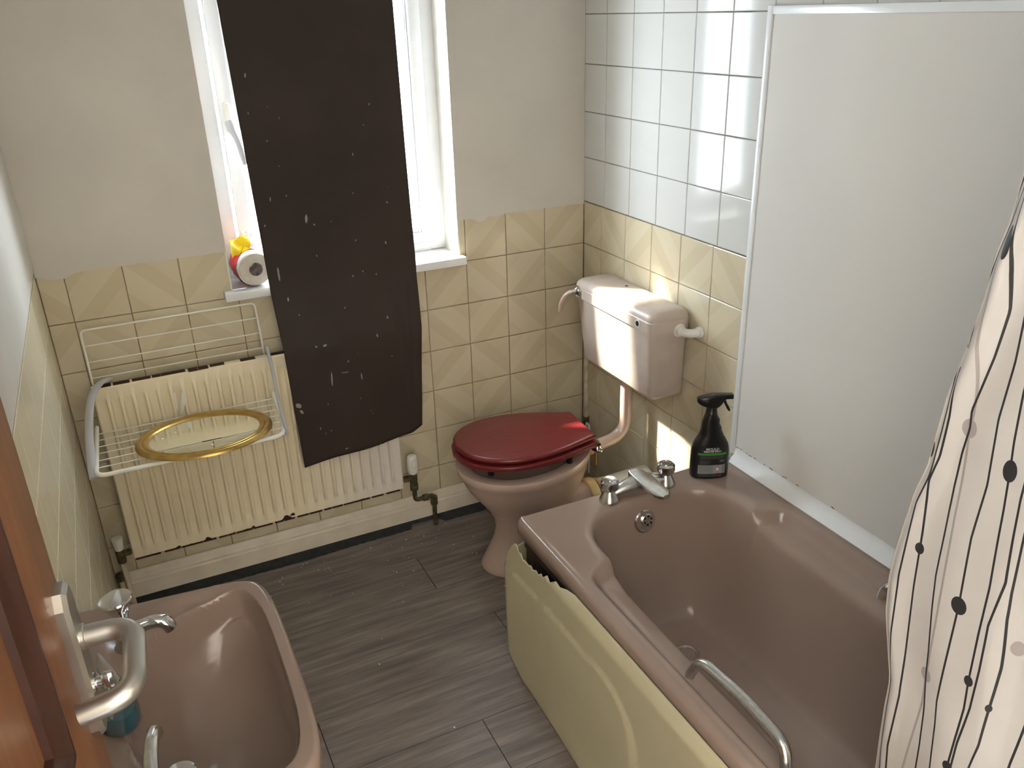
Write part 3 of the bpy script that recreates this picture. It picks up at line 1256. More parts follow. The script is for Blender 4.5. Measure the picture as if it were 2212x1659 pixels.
text_on_bottle('MOULD', 0, .0965, .0105, 'lettering', M_txt)
text_on_bottle('REMOVER SPRAY', 0, .0893, .0066, 'lettering', M_txt)
gb = MB()
patch(-.040, .040, .0775, .0845, .0006, gb)
gb.build('green_band', M_green, lab_o, smooth=180, fix=False)
mt = MB()
for k in range(4):
    patch(-.034, .034 - .004 * (k == 3), .0745 - .0026 * k, .0755 - .0026 * k, .0006, mt, 10, 1)
for k in range(6):
    patch(-.034, -.002 - .004 * (k % 3), .0610 - .0023 * k, .0618 - .0023 * k, .0006, mt, 8, 1)
patch(.022, .036, .055, .0625, .0006, mt, 5, 2)
for k in range(4):
    patch(-.036, .018, .0150 - .0019 * k, .0157 - .0019 * k, .0006, mt, 10, 1)
mt.build('small_print', M_dkgrey, lab_o, smooth=180, fix=False)['kind'] = 'stuff'
gbx = MB()
patch(-.038, .039, .0185, .0465, .0006, gbx, 16, 6)
gbx.build('hazard_box', M_ltgrey, lab_o, smooth=180, fix=False)
mt = MB()
for k in range(9):
    patch(-.036, .004, .0440 - .0028 * k, .0449 - .0028 * k, .0009, mt, 8, 1)
for k in range(7):
    patch(.029, .037, .0435 - .0032 * k, .0449 - .0032 * k, .0009, mt, 4, 1)
patch(.009, .022, .0205, .0215, .0009, mt, 4, 1)
mt.build('small_print', M_dkgrey, lab_o, smooth=180, fix=False)['kind'] = 'stuff'
hz = MB()
cx_, cz_ = .0165, .0335
for (r0, r1, lift) in ((.0085, .0, .0009),):
    V = [on_bottle(cx_ + a * r0, cz_ + b * r0 * 1.12, lift) for a, b in ((1, 0), (0, 1), (-1, 0), (0, -1))]
    hz.add(V, [(0, 1, 2, 3)])
hz.build('hazard_diamond', M_redprint, lab_o, smooth=None, fix=False)
hz = MB()
V = [on_bottle(cx_ + a * .0066, cz_ + b * .0066 * 1.12, .0012) for a, b in ((1, 0), (0, 1), (-1, 0), (0, -1))]
hz.add(V, [(0, 1, 2, 3)])
hz.build('hazard_diamond', M_txt, lab_o, smooth=None, fix=False)
text_on_bottle('!', cx_, cz_, .0105, 'lettering', M_label)
for v_ in bpy.data.objects[lab_o.children[-1].name].data.vertices:
    v_.co.y -= .0009
rp = MB()
patch(.020, .030, .0095, .0135, .0006, rp, 4, 1)
rp.build('red_mark', M_redprint, lab_o, smooth=None, fix=False)

# ------------------------------------------------------------------ toilet
wc = thing('toilet', 'pink beige toilet with a glossy red wooden lid, below the cistern', 'toilet')
PC = -.402


def egg(xr, xf, hw_, zz_, rear=.5, n=56, pr=2.0, cy=PC):
    """outline from rear x (xr, towards the wall) to front x (xf); rear = half-width ratio at the back"""
    xm = xr + (xf - xr) * .56
    out = []
    for k in range(n):
        a = 2 * PI * k / n
        c, s_ = math.cos(a), math.sin(a)
        if c >= 0:      # front half
            x = xm + (xf - xm) * c
            y = hw_ * s_
        else:           # rear half, narrowing towards a blunt back
            tq = -c
            x = xm + (xr - xm) * tq
            w0 = math.sqrt(max(0, 1 - tq ** 4.0))
            y = math.copysign(hw_ * (w0 * (1 - (1 - rear) * tq ** 1.6)), s_) if abs(s_) > 1e-9 else 0
        out.append((x, cy + y, zz_))
    return out


pan = MB()
sec = [  # z, xr, xf, halfwidth, rear
    (0.000, -.285, -.622, .112, .8), (.006, -.283, -.624, .113, .8), (.020, -.285, -.616, .108, .8), (.06, -.288, -.594, .098, .8), (.11, -.288, -.572, .090, .8), (.15, -.285, -.566, .089, .78),
    (.19, -.280, -.574, .097, .74), (.23, -.268, -.597, .115, .68), (.27, -.252, -.626, .138, .62), (.31, -.236, -.654, .158, .58), (.345, -.224, -.672, .171, .56),
    (.366, -.218, -.680, .176, .56), (.372, -.216, -.686, .181, .56), (.394, -.214, -.690, .184, .56), (.400, -.216, -.688, .181, .56)]
rings = [egg(xr, xf, hw_, z, rr) for z, xr, xf, hw_, rr in sec]
rings.append(egg(-.290, -.655, .142, .400, .75))
rings.append(egg(-.300, -.640, .128, .392, .75))
rings.append(egg(-.320, -.620, .112, .33, .75))
rings.append(egg(-.350, -.580, .085, .25, .75))
rings.append(egg(-.38, -.54, .05, .21, .75))
pan.loft(rings, True, True)
pan.build('pan', M_pan, wc, smooth=60)
# outlet spigot behind the pan
MB().tube(smooth_path([(-.36, -.425, .25), (-.30, -.450, .225), (-.245, -.468, .215), (-.215, -.473, .214)], 4), .052, 20).build('outlet', M_pan, wc, smooth=60)


def plate(rings_fn, name, z0, z1, rnd, mat, parent, M):
    rings = [rings_fn(rnd * 1.0, z0), rings_fn(rnd * .3, z0 + rnd * .3), rings_fn(0, z0 + rnd), rings_fn(0, z1 - rnd), rings_fn(rnd * .15, z1 - rnd * .55), rings_fn(rnd * .5, z1 - rnd * .15), rings_fn(rnd * 1.1, z1)]
    mb = MB()
    mb.loft(rings, True, True, M)
    return mb.build(name, mat, parent, smooth=50)


def lid_outline(inset, z, xr=0.0, xf=-.450, hw_=.183, rw=.108, n=40):
    """x runs forward from the hinge (0) to the nose; blunt straight back edge"""
    pts = []
    ys = []
    for k in range(n + 1):
        tq = k / n                      # 0 at hinge, 1 at nose
        if tq < .56:
            q = tq / .56
            y = rw + (hw_ - rw) * math.sin(q * PI / 2) ** 1.15
        else:
            q = (tq - .56) / .44
            y = hw_ * math.sqrt(max(0, 1 - q ** 2.15))
        ys.append((tq * xf, y))
    # denser near the nose
    upper = [(a, b) for a, b in ys]
    for k in range(1, 6):
        q = 1 - (1 - .97) * (1 - k / 6)
    pts = upper + [(a, -b) for a, b in reversed(upper[:-1])]
    cxm = xf / 2
    sx = 1 - inset / abs(xf / 2)
    sy = 1 - inset / hw_
    return [(cxm + (a - cxm) * sx, b * sy, z) for a, b in pts]


LM = Matrix.Translation((-.238, -.412, 0)) @ Matrix.Rotation(math.radians(-7), 4, 'Z')
LT = Matrix.Translation((-.238, -.412, .449)) @ Matrix.Rotation(math.radians(-7), 4, 'Z') @ Matrix.Rotation(math.radians(.4), 4, 'Y') @ Matrix.Rotation(math.radians(-3.4), 4, 'X')
plate(lambda i, z: lid_outline(i, z, xf=-.456, hw_=.185, rw=.118), 'seat', -.0225, -.004, .006, M_seat, wc, LT)
plate(lambda i, z: lid_outline(i, z), 'lid', .002, .021, .009, M_seat, wc, LT)
for (a, b) in ((-.10, .12), (-.10, -.12), (-.36, .10), (-.36, -.10)):
    MB().lathe([(.010, .399), (.010, .423 + .0016 * (b < 0))], 12, LM @ Matrix.Translation((a, b, 0))).build('buffer', M_dark, wc)
for yy in (.075, -.075):
    hm = MB()
    hm.lathe([(.020, .400), (.020, .404), (.013, .412), (.010, .424)], 20, LM @ Matrix.Translation((.018, yy, 0)))
    hm.box(-.030, .024, -.011, .011, .424, .436, LM @ Matrix.Translation((0, yy, 0)), bev=.004)
    hm.build('hinge', M_chrome, wc, smooth=40)
MB().tube([LM @ Vector((.014, .10, .432)), LM @ Vector((.014, -.10, .432))], .006, 12).build('hinge_bar', M_chrome, wc, smooth=60)
MB().tube([LM @ Vector((.012, -.075, .402)), LM @ Vector((.012, -.075, .345))], .004, 10).build('hinge_bolt', M_brassy, wc, smooth=60)

# cistern
cs = thing('cistern', 'pink beige wall-hung toilet cistern with side lever', 'cistern')
cb = MB()
rings = []
for z, y0, y1, xf in ((.613, -.628, -.232, -.118), (.616, -.633, -.227, -.124), (.626, -.637, -.222, -.130), (.70, -.641, -.214, -.136), (.80, -.646, -.203, -.142), (.842, -.648, -.199, -.144)):
    rings.append([(a, b, z) for a, b in rrect((xf - .004) / 2, (y0 + y1) / 2, abs(xf + .004) / 2, (y1 - y0) / 2, .020 if z > .62 else .016, 5)])
cb.loft(rings)
cb.build('tank', M_cistern, cs, smooth=40)
cl = MB()
rings = []
LY0, LY1, LX = -.655, -.190, -.150
for z, d in ((.842, .002), (.843, 0), (.876, 0), (.879, .0025), (.8805, .0015), (.889, .0025), (.896, .006), (.902, .012), (.9055, .021), (.9065, .034)):
    rings.append([(a, b, z) for a, b in rrect((LX - .002) / 2, (LY0 + LY1) / 2, abs(LX + .002) / 2 - d, (LY1 - LY0) / 2 - d, .022, 5)])
cl.loft(rings)
clo = cl.build('cistern_lid', M_cistern, cs, smooth=30)
MB().lathe([(.0055, .9060), (.0055, .9070)], 12, Matrix.Translation((-.052, -.368, 0))).build('lid_hole', M_dark, clo)
hm = Matrix.Translation((LX, -.585, .862)) @ Matrix.Rotation(-PI / 2, 4, 'Y')
MB().lathe([(.0125, -.002), (.0125, .002), (.0100, .0025)], 20, hm).build('hole_rim', M_white_pl, clo, smooth=30)
MB().lathe([(.0085, .002), (.0085, .0032)], 16, hm).build('lever_hole', M_dark, clo)
lvM = Matrix.Translation((LX, -.222, .868)) @ Matrix.Rotation(-PI / 2, 4, 'Y')
lb = MB().lathe([(.0165, -.001), (.0165, .006), (.013, .011), (.0085, .014), (.0085, .026)], 20, lvM).build('lever_boss', M_chrome, cs, smooth=40)
lp = smooth_path([(LX - .020, -.222, .868), (LX - .032, -.213, .862), (LX - .042, -.203, .848), (LX - .048, -.194, .828), (LX - .050, -.187, .806), (LX - .049, -.182, .790)], 4)
MB().tube(lp, [.0075 + .003 * math.sin(PI * i / (len(lp) - 1)) for i in range(len(lp))], 12, flat=(.75, 1.25)).build('flush_lever', M_pan, cs, smooth=60)
oe = MB()
oe.lathe([(.021, 0), (.021, .007), (.017, .008), (.016, .022)], 20, Matrix.Translation((-.045, -.648, .842)) @ Matrix.Rotation(PI / 2, 4, 'X'))
oe.tube(smooth_path([(-.045, -.665, .842), (-.043, -.684, .842), (-.032, -.695, .842), (-.010, -.698, .842)], 5), .0135, 16)
oe.lathe([(.017, 0), (.017, .012)], 18, Matrix.Translation((-.013, -.698, .842)) @ Matrix.Rotation(PI / 2, 4, 'Y'))
oe.build('overflow_elbow', M_white_pl, cs, smooth=40)
fp = fillet([(-.070, -.412, .625), (-.070, -.412, .385), (-.215, -.420, .372)], .105, 14)
fpm = MB().tube(fp, .0205, 20)
fpm.lathe([(.030, .606), (.030, .618)], 24, Matrix.Translation((-.070, -.412, 0)))
fpm.lathe([(.026, 0), (.026, .03)], 24, Matrix.Translation((-.195, -.4185, .3735)) @ Matrix.Rotation(-PI / 2, 4, 'Y'))
fpm.build('flush_pipe', M_pan, cs, smooth=50)

# soil pipe behind the pan
sp_ = thing('soil_pipe', 'grey soil pipe with cream collar behind the toilet', 'pipe')
a_, b_ = Vector((-.225, -.470, .214)), Vector((-.012, -.470, .214))
MB().tube([Vector((-.215, -.4705, .214)), b_], .054, 28).build('pipe', M_greypipe, sp_, smooth=50)
cr_ = MB()
RY = Matrix.Rotation(PI / 2, 4, 'Y')
cr_.lathe([(.055, 0), (.062, .002), (.064, .008), (.064, .030), (.062, .034), (.055, .036)], 32, Matrix.Translation((-.262, -.466, .214)) @ RY)
cr_.build('collar', M_cream_rubber, sp_, smooth=40)
MB().lathe([(.0562, 0), (.058, .003), (.058, .012), (.055, .014)], 32, Matrix.Translation((-.222, -.4695, .214)) @ RY).build('connector', M_cream_rubber, sp_, smooth=40)
MB().lathe([(.058, 0), (.060, .004), (.060, .006), (.054, .008)], 32, Matrix.Translation((-.232, -.469, .214)) @ RY).build('gasket', M_dark, sp_, smooth=40)

# supply pipe in the corner
cpz = thing('supply_pipe', 'thin painted water pipe standing in the corner beside the toilet', 'pipe')
MB().tube(fillet([(-.034, -.085, .0), (-.034, -.085, .80), (-.034, -.2015, .80)], .02, 5), .0085, 12).build('pipe', M_paintpipe, cpz, smooth=60)
MB().lathe([(.012, .268), (.013, .272), (.013, .300), (.011, .304)], 6, Matrix.Translation((-.034, -.085, 0))).build('compression_nut', M_copper, cpz, smooth=30)
lpz = fillet([(-.041, -.098, .08), (-.041, -.098, .286), (-.045, -.128, .286), (-.045, -.128, .08)], .012, 6)
MB().tube(lpz, .0042, 8).build('white_loop', M_white_pl, cpz, smooth=60)

# ------------------------------------------------------------------ radiator
rd = thing('radiator', 'cream ribbed panel radiator with flaking rusty paint on the tiled wall', 'radiator')
RX0, RX1, RZ0, RZ1 = -1.680, -.783, .197, .784
RYF, RYB = -.088, -.062
NP = 25
pitch = (RX1 - RX0 - .040) / NP
vx = []
xs_ = [RX0, RX0 + .004]
for k in range(NP):
    c0 = RX0 + .020 + pitch * k
    for q in (0.0, .25, .29, .335, .38, .42, .58, .62, .665, .71, .75):
        xs_.append(c0 + pitch * q)
xs_ += [RX1 - .020, RX1 - .004, RX1]
zs_ = [RZ0, RZ0 + .004] + [RZ0 + .036, RZ0 + .044, RZ0 + .052] + list(np.linspace(RZ0 + .08, RZ1 - .08, 10)) + [RZ1 - .052, RZ1 - .044, RZ1 - .036] + [RZ1 - .004, RZ1]


def rib(x, z):
    """pressed channels: narrow raised ridges between sunken flutes"""
    q = ((x - RX0 - .020) / pitch) % 1.0
    inside = RX0 + .020 - 1e-5 <= x <= RX1 - .020 + 1e-5
    g = float(sstep(.27, .40, q) * sstep(.73, .60, q)) if inside else 0.0
    zf = float(sstep(RZ0 + .036, RZ0 + .052, z) * sstep(RZ1 - .036, RZ1 - .052, z))
    e = min(x - RX0, RX1 - x, z - RZ0, RZ1 - z)
    return RYF + (.004 if e < .003 else 0) - .0075 * g * zf + .0060 * (1 - g) * zf * (1 if inside else 0)


V = [(x, rib(x, z), z) for z in zs_ for x in xs_]
n_ = len(xs_)
F = [(j * n_ + i, j * n_ + i + 1, (j + 1) * n_ + i + 1, (j + 1) * n_ + i) for j in range(len(zs_) - 1) for i in range(n_ - 1)]
b0_ = len(V)
V += [(RX0, RYB, RZ0), (RX1, RYB, RZ0), (RX1, RYB, RZ1), (RX0, RYB, RZ1)]
bot = list(range(n_))
topi = [(len(zs_) - 1) * n_ + i for i in range(n_)]
lef = [j * n_ for j in range(len(zs_))]
rig = [j * n_ + n_ - 1 for j in range(len(zs_))]
F += [tuple([b0_, b0_ + 1] + bot[::-1]), tuple([b0_ + 3] + topi + [b0_ + 2]), tuple([b0_] + lef + [b0_ + 3]), tuple([b0_ + 1, b0_ + 2] + rig[::-1]), (b0_, b0_ + 3, b0_ + 2, b0_ + 1)]
ro = mesh_obj('radiator_panel', V, F, M_rad, rd, 40)
# rusty unpainted back lip that shows dark above the painted face
M_rust = simple('rusty_edge', rgb(58, 26, 16), 0.8, var=0.3, scale=50)
eb = MB()
random.seed(11)
x = RX0 + .01
while x < RX1 - .02:
    w_ = random.uniform(.02, .07)
    eb.box(x, min(x + w_, RX1), -.086 + random.uniform(-.002, .004), -.060, RZ1 - .001, RZ1 + random.uniform(.0003, .0010))
    x += w_ + random.uniform(0, .012) + (.04 if x > -1.35 else 0)
x = RX0 + .005
while x < RX1 - .01:
    w_ = random.uniform(.02, .08)
    eb.box(x, min(x + w_, RX1), -.0885, -.060, RZ0 - .0035, RZ0 + random.uniform(.0002, .0020))
    x += w_ + random.uniform(0, .012)
for (px, pz, r_) in ((-1.455, .2035, .009), (-1.20, .205, .014), (-1.178, .212, .008), (-.845, .405, .009), (-.815, .418, .006), (-.80, .412, .004), (-1.02, .402, .006), (-1.31, .2035, .006), (-.862, .40, .005), (-1.545, .200, .008)):
    pts = [(px + r_ * (1 + .4 * math.sin(3 * a + px * 50)) * math.cos(a), -.0962 if pz > .25 else -.0890, pz + r_ * .7 * math.sin(a)) for a in np.linspace(0, 2 * PI, 12, endpoint=False)]
    eb.add(pts + [(px, pts[0][1] - .0004, pz)], [(k, (k + 1) % 12, 12) for k in range(12)])
eb.build('rust_patch', M_rust, rd, smooth=None, fix=False)['kind'] = 'stuff'
for x in (-1.50, -.96):
    MB().box(x, x + .03, -.064, -.0005, .26, .72).build('wall_bracket', M_paintpipe, rd, smooth=None)
ps = MB()
for pts_ in ([(-1.467, .732), (-1.461, .728), (-1.462, .690), (-1.466, .664), (-1.469, .690)], [(-1.444, .728), (-1.436, .730), (-1.434, .712), (-1.446, .672), (-1.458, .650), (-1.460, .664), (-1.450, .700)]):
    ps.add([(a, -.0962, b) for a, b in pts_], [tuple(range(len(pts_)))])
ps.build('paint_smear', M_whitepaint, rd, smooth=None, fix=False)['kind'] = 'stuff'
# thermostatic valve at the right end
tv = bpy.data.objects.new('thermostatic_valve', None)
link(tv, rd)
vx_, vy_ = -.742, -.075
vb = MB()
vb.tube([(RX1 - .004, vy_, .226), (vx_, vy_, .226)], .0085, 12)
vb.lathe([(.0135, 0), (.0135, .016)], 6, Matrix.Translation((-.776, vy_, .226)) @ RY)
vb.lathe([(.013, .196), (.014, .200), (.014, .240), (.012, .246)], 16, Matrix.Translation((vx_, vy_, 0)))
vb.lathe([(.0155, .176), (.0155, .197)], 6, Matrix.Translation((vx_, vy_, 0)))
vb.build('valve_body', M_copper, tv, smooth=30)
vh = MB()
vh.lathe([(.015, .244), (.019, .250), (.0205, .262), (.0195, .285), (.0185, .300), (.016, .312), (.012, .316)], 24, Matrix.Translation((vx_, vy_, 0)))
vh.build('valve_head', M_white_pl, tv, smooth=50)
vh = MB()
ptsx = [(vx_ + .010 * math.cos(a), vy_ - .0205, .288 + .017 * math.sin(a)) for a in np.linspace(0, 2 * PI, 20, endpoint=False)]
vh.tube(ptsx, .0022, 6, closed=True)
vh.build('grip_ring', M_white_pl, tv, smooth=60)
MB().tube(fillet([(vx_, vy_, .18), (vx_, vy_, .130), (-.668, -.070, .130), (-.668, -.064, 0.0)], .016, 5), .0082, 12).build('copper_pipe', M_copper, rd, smooth=60)
fit = MB()
fit.lathe([(.012, 0), (.013, .002), (.013, .018), (.012, .02)], 14, Matrix.Translation((-.712, -.0725, .130)) @ RY)
fit.lathe([(.0125, .088), (.0135, .092), (.0135, .118), (.0125, .122)], 14, Matrix.Translation((-.668, -.066, 0)))
fit.build('elbow_fitting', M_copper, rd, smooth=40)
# lockshield at the left end
lk = bpy.data.objects.new('lockshield_valve', None)
link(lk, rd)
lx_ = -1.714
vb = MB()
vb.tube([(RX0 + .004, vy_, .222), (lx_, vy_, .222)], .0085, 12)
vb.lathe([(.0125, 0), (.0125, .014)], 6, Matrix.Translation((-1.699, vy_, .222)) @ RY)
vb.lathe([(.012, .190), (.013, .196), (.013, .238)], 14, Matrix.Translation((lx_, vy_, 0)))
vb.build('valve_body', M_copper, lk, smooth=40)
MB().lathe([(.0115, .236), (.013, .240), (.0165, .275), (.0165, .280)], 20, Matrix.Translation((lx_, vy_, 0))).build('valve_cap', M_white_pl, lk, smooth=40)
MB().tube([(lx_, vy_, .195), (lx_ + .004, vy_ - .002, .0)], .0080, 12).build('painted_tail_pipe', M_paintpipe, rd, smooth=60)
pp = thing('floor_pipe', 'short painted pipe stub at the wall corner behind the washbasin', 'pipe')
MB().tube([(-1.733, -.040, 0), (-1.733, -.040, .105)], .0085, 12).build('pipe', M_paintpipe, pp, smooth=60)
MB().lathe([(.014, .105), (.014, .128), (.010, .13)], 8, Matrix.Translation((-1.733, -.040, 0))).build('cap_nut', M_copper, pp, smooth=40)

# ------------------------------------------------------------------ hook-on drying rack and oval mirror
rk = thing('drying_rack', 'white wire drying rack with grey arms hooked over the radiator', 'drying rack')
MB().tube(fillet([(-1.674, -.052, .735), (-1.674, -.031, .945), (-1.186, -.031, .945), (-1.182, -.052, .745)], .014, 5), .0030, 8).build('back_frame', M_rackw, rk, smooth=60)
for i, z in enumerate((.898, .850, .802)):
    y = -.031 - (.945 - z) * .1
    MB().tube([(-1.674, y, z), (-1.184, y, z)], .0019, 6).build('wire', M_rackw, rk, smooth=60)
TZ = .660
tf = fillet([(-1.690, -.085, TZ + .004), (-1.700, -.392, TZ - .002), (-1.212, -.392, TZ - .002), (-1.196, -.300, TZ), (-1.180, -.088, TZ + .004)], .034, 7)
MB().tube(tf, .0062, 12).build('tray_frame', M_rackw, rk, smooth=60)
for i in range(6):
    y = -.130 - .044 * i
    MB().tube([(-1.692, y, TZ + .002), (-1.187, y, TZ + .002)], .0017, 6).build('wire', M_rackw, rk, smooth=60)
# arms: flat curved strips
def arm(pts, wdt, fl_):
    p = smooth_path(pts, 5)
    MB().tube(p, wdt, 10, flat=fl_).build('arm', M_rackarm, rk, smooth=60)


arm([(-1.628, -.055, .795), (-1.655, -.095, .800), (-1.682, -.150, .780), (-1.700, -.225, .728), (-1.708, -.320, .672), (-1.709, -.372, .645)], .0105, (.45, 1.1))
arm([(-1.176, -.058, .792), (-1.179, -.100, .812), (-1.185, -.175, .795), (-1.191, -.245, .740), (-1.196, -.310, .690), (-1.199, -.372, .648)], .0105, (.9, .5))

mi = thing('oval_mirror', 'oval mirror in a worn gold frame lying on the white wire rack', 'mirror', (-1.412, -.303, TZ + .0098), math.radians(-2))
mi.rotation_euler = (math.radians(-2.0), 0, math.radians(-2))
A_, B_ = .186, .155
prof = [(0.000, 0.000), (.001, .006), (.006, .0105), (.012, .0115), (.017, .0095), (.019, .0085), (.021, .0100), (.027, .0105), (.031, .0085), (.0345, .0055), (.036, .0050)]
rings = []
for d, h in prof:
    rings.append([((A_ - d) * math.cos(a), (B_ - d) * math.sin(a), h) for a in np.linspace(0, 2 * PI, 72, endpoint=False)])
rings.append([((A_ - .036) * math.cos(a), (B_ - .036) * math.sin(a), 0.0) for a in np.linspace(0, 2 * PI, 72, endpoint=False)])
mfr = MB().loft(rings, False, False)
mfr.build('gold_frame', M_gold, mi, smooth=60)
MB().loft([[((A_ - .034) * math.cos(a), (B_ - .034) * math.sin(a), z) for a in np.linspace(0, 2 * PI, 72, endpoint=False)] for z in (.001, .0048)]).build('mirror_glass', M_mirror, mi, smooth=30)

# ------------------------------------------------------------------ blackout sheet over the window
bl = thing('blackout_sheet', 'dark blackout sheet spattered with white paint hanging over the window', 'sheet')
NXb, NZb = 90, 150


def sheet(u, z):
    """u 0..1 across, z height"""
    xl = np.interp(z, [.40, .96, 1.80, 2.12], [-1.123, -1.136, -1.158, -1.165])
    xr_ = np.interp(z, [.40, .45, .66, .90, 1.0, 1.80, 2.12], [-.712, -.709, -.694, -.672, -.664, -.664, -.660])
    x = xl + (xr_ - xl) * u
    y = np.interp(z, [.40, .55, .80, .97, 1.05, 1.3, 1.8, 2.12], [-.122, -.121, -.113, -.058, -.052, -.040, -.025, -.012])
    # curl and creases near the right edge low down
    low = float(sstep(1.10, .78, z))
    y -= .014 * low * math.sin(u * 3.0 + .3) * u
    cr = math.exp(-((u - .86 + .10 * (z - .75)) / .030) ** 2) * .010 + math.exp(-((u - .93 + .05 * (z - .75)) / .014) ** 2) * .007
    y += cr * float(sstep(1.02, .92, z) * sstep(.50, .70, z))
    y -= .003 * math.sin(u * 11 + z * 5) * (.35 + low)
    return x, y


zbot_f = lambda u: np.interp(u, [0, .5, .90, .92, 1.0], [.395, .413, .428, .430, .450])
V, F = [], []
for j in range(NZb + 1):
    for i in range(NXb + 1):
        u = i / NXb
        z0 = zbot_f(u)
        z = z0 + (2.12 - z0) * j / NZb
        x, y = sheet(u, z)
        V.append((float(x), float(y), float(z)))
for j in range(NZb):
    for i in range(NXb):
        a = j * (NXb + 1) + i
        F.append((a, a + 1, a + NXb + 2, a + NXb + 1))
bo = mesh_obj('cloth', V, F, M_blind, bl, 180)
m_ = bo.modifiers.new('thick', 'SOLIDIFY')
m_.thickness = .0016
m_.offset = 1
# spatters: u, z, length, width
spl = MB()
random.seed(21)
SPL = [(.30, 1.185, .030, .007), (.345, 1.165, .006, .005), (.07, 1.03, .034, .008), (.10, .95, .016, .004), (.30, .685, .040, .007), (.28, .80, .006, .016), (.22, .800, .007, .006),
       (.035, .615, .022, .016), (.05, .592, .016, .010), (.40, .70, .004, .022), (.43, .735, .006, .006), (.52, .675, .028, .004), (.10, 1.255, .014, .003), (.08, 1.60, .014, .004),
       (.65, 1.36, .008, .004), (.79, 1.50, .006, .004), (.84, 1.205, .006, .006), (.20, 1.26, .006, .003), (.62, 1.245, .004, .003), (.06, 1.50, .006, .003), (.14, 1.42, .006, .003),
       (.33, 1.07, .006, .003), (.55, .99, .007, .005), (.62, 1.0, .006, .004), (.71, .985, .007, .003), (.35, .43, .006, .008), (.57, .55, .004, .003), (.46, .90, .005, .004), (.15, .90, .006, .003),
       (.66, .80, .010, .006), (.75, .85, .012, .004), (.60, 1.10, .006, .003), (.04, 1.18, .008, .003), (.17, .52, .008, .004), (.25, .60, .006, .003), (.80, 1.08, .012, .004)]
SPL += [(random.uniform(.03, .97), random.uniform(.45, 1.75), random.uniform(.002, .006), random.uniform(.0015, .003)) for _ in range(12)]
for (u, z, ln, wd_) in SPL:
    c = []
    ph = random.random() * 6
    for k in range(9):
        a = 2 * PI * k / 9
        f_ = 1 + .35 * math.sin(2 * a + ph)
        uu = u + wd_ * .5 * f_ * math.cos(a) / .48
        zz_ = z + ln * .5 * f_ * math.sin(a)
        x, y = sheet(min(max(uu, 0.001), .999), zz_)
        c.append((x, y - .0030, zz_))
    spl.add(c, [tuple(range(9))])
so = spl.build('paint_spatter', M_splash, bl, smooth=None, fix=False)
so['kind'] = 'stuff'

# ------------------------------------------------------------------ kitchen roll pack on the sill
kr = thing('paper_roll_pack', 'white paper roll in a red and yellow wrapper on the window sill', 'paper roll', (-1.163, -.012, WZ0 + .028 + .056), math.radians(4))
R90 = Matrix.Rotation(-PI / 2, 4, 'X')
rr_ = MB()
rr_.lathe([(.046, 0), (.051, .003), (.054, .010), (.055, .03), (.055, .10)], 40, R90)
rr_.build('roll', M_paper, kr, smooth=40)
MB().lathe([(.048, -.0015), (.050, .0005)], 36, R90, cap1=False).build('roll_end', M_rollend, kr, smooth=30)
MB().lathe([(.0205, -.003), (.0175, -.004), (.015, -.001)], 24, R90).build('core', M_core, kr, smooth=30)
wr = MB()
a_list = np.linspace(math.radians(55), math.radians(250), 24)
V, F = [], []
for j in range(7):
    y = .018 + .014 * j
    for i, a in enumerate(a_list):
        wv = .004 * math.sin(a * 3) * j / 6
        r_ = .0565 + .0015 * math.sin(a * 9 + j * 2)
        V.append((r_ * math.cos(a), y + wv - .010 * math.sin(a * 2.0 + 1), r_ * math.sin(a)))
for j in range(6):
    for i in range(len(a_list) - 1):
        q = j * len(a_list) + i
        F.append((q, q + 1, q + len(a_list) + 1, q + len(a_list)))
wr.add(V, F)
wr.build('red_wrapper', M_red, kr, smooth=180, fix=False)
yw_ = MB()
V, F = [], []
for j in range(8):
    tq = j / 7
    for i in range(12):
        s_ = i / 11
        V.append((-.058 + .060 * s_ + .006 * tq, .030 + .030 * tq + .006 * math.sin(s_ * 7 + j), .036 + .050 * tq + .012 * s_ + .004 * math.sin(s_ * 9 + 3 * tq)))
for j in range(7):
    for i in range(11):
        q = j * 12 + i
        F.append((q, q + 1, q + 13, q + 12))
yw_.add(V, F)
yo_ = yw_.build('yellow_wrapper', M_yellow, kr, smooth=180, fix=False)
sm_ = yo_.modifiers.new('t', 'SOLIDIFY')
sm_.thickness = .0006
bk_ = MB()
bk_.box(-.0535, -.0525, .020, .0207, .028, .052, Matrix.Rotation(.5, 4, 'Y'))
bk_.build('print_mark', M_black, kr, smooth=None)
cf = MB()
V, F = [], []
random.seed(4)
for j in range(9):
    tq = j / 8
    for i in range(9):
        s_ = i / 8
        V.append((-.008 + .075 * s_ + random.uniform(-.003, .003), .040 + .03 * tq + random.uniform(-.006, .006), .050 + .055 * tq * (1 - .5 * s_) + random.uniform(-.003, .003)))
for j in range(8):
    for i in range(8):
        q = j * 9 + i
        F.append((q, q + 1, q + 10, q + 9))
cf.add(V, F)
cf.build('clear_film', M_film, kr, smooth=None, fix=False)

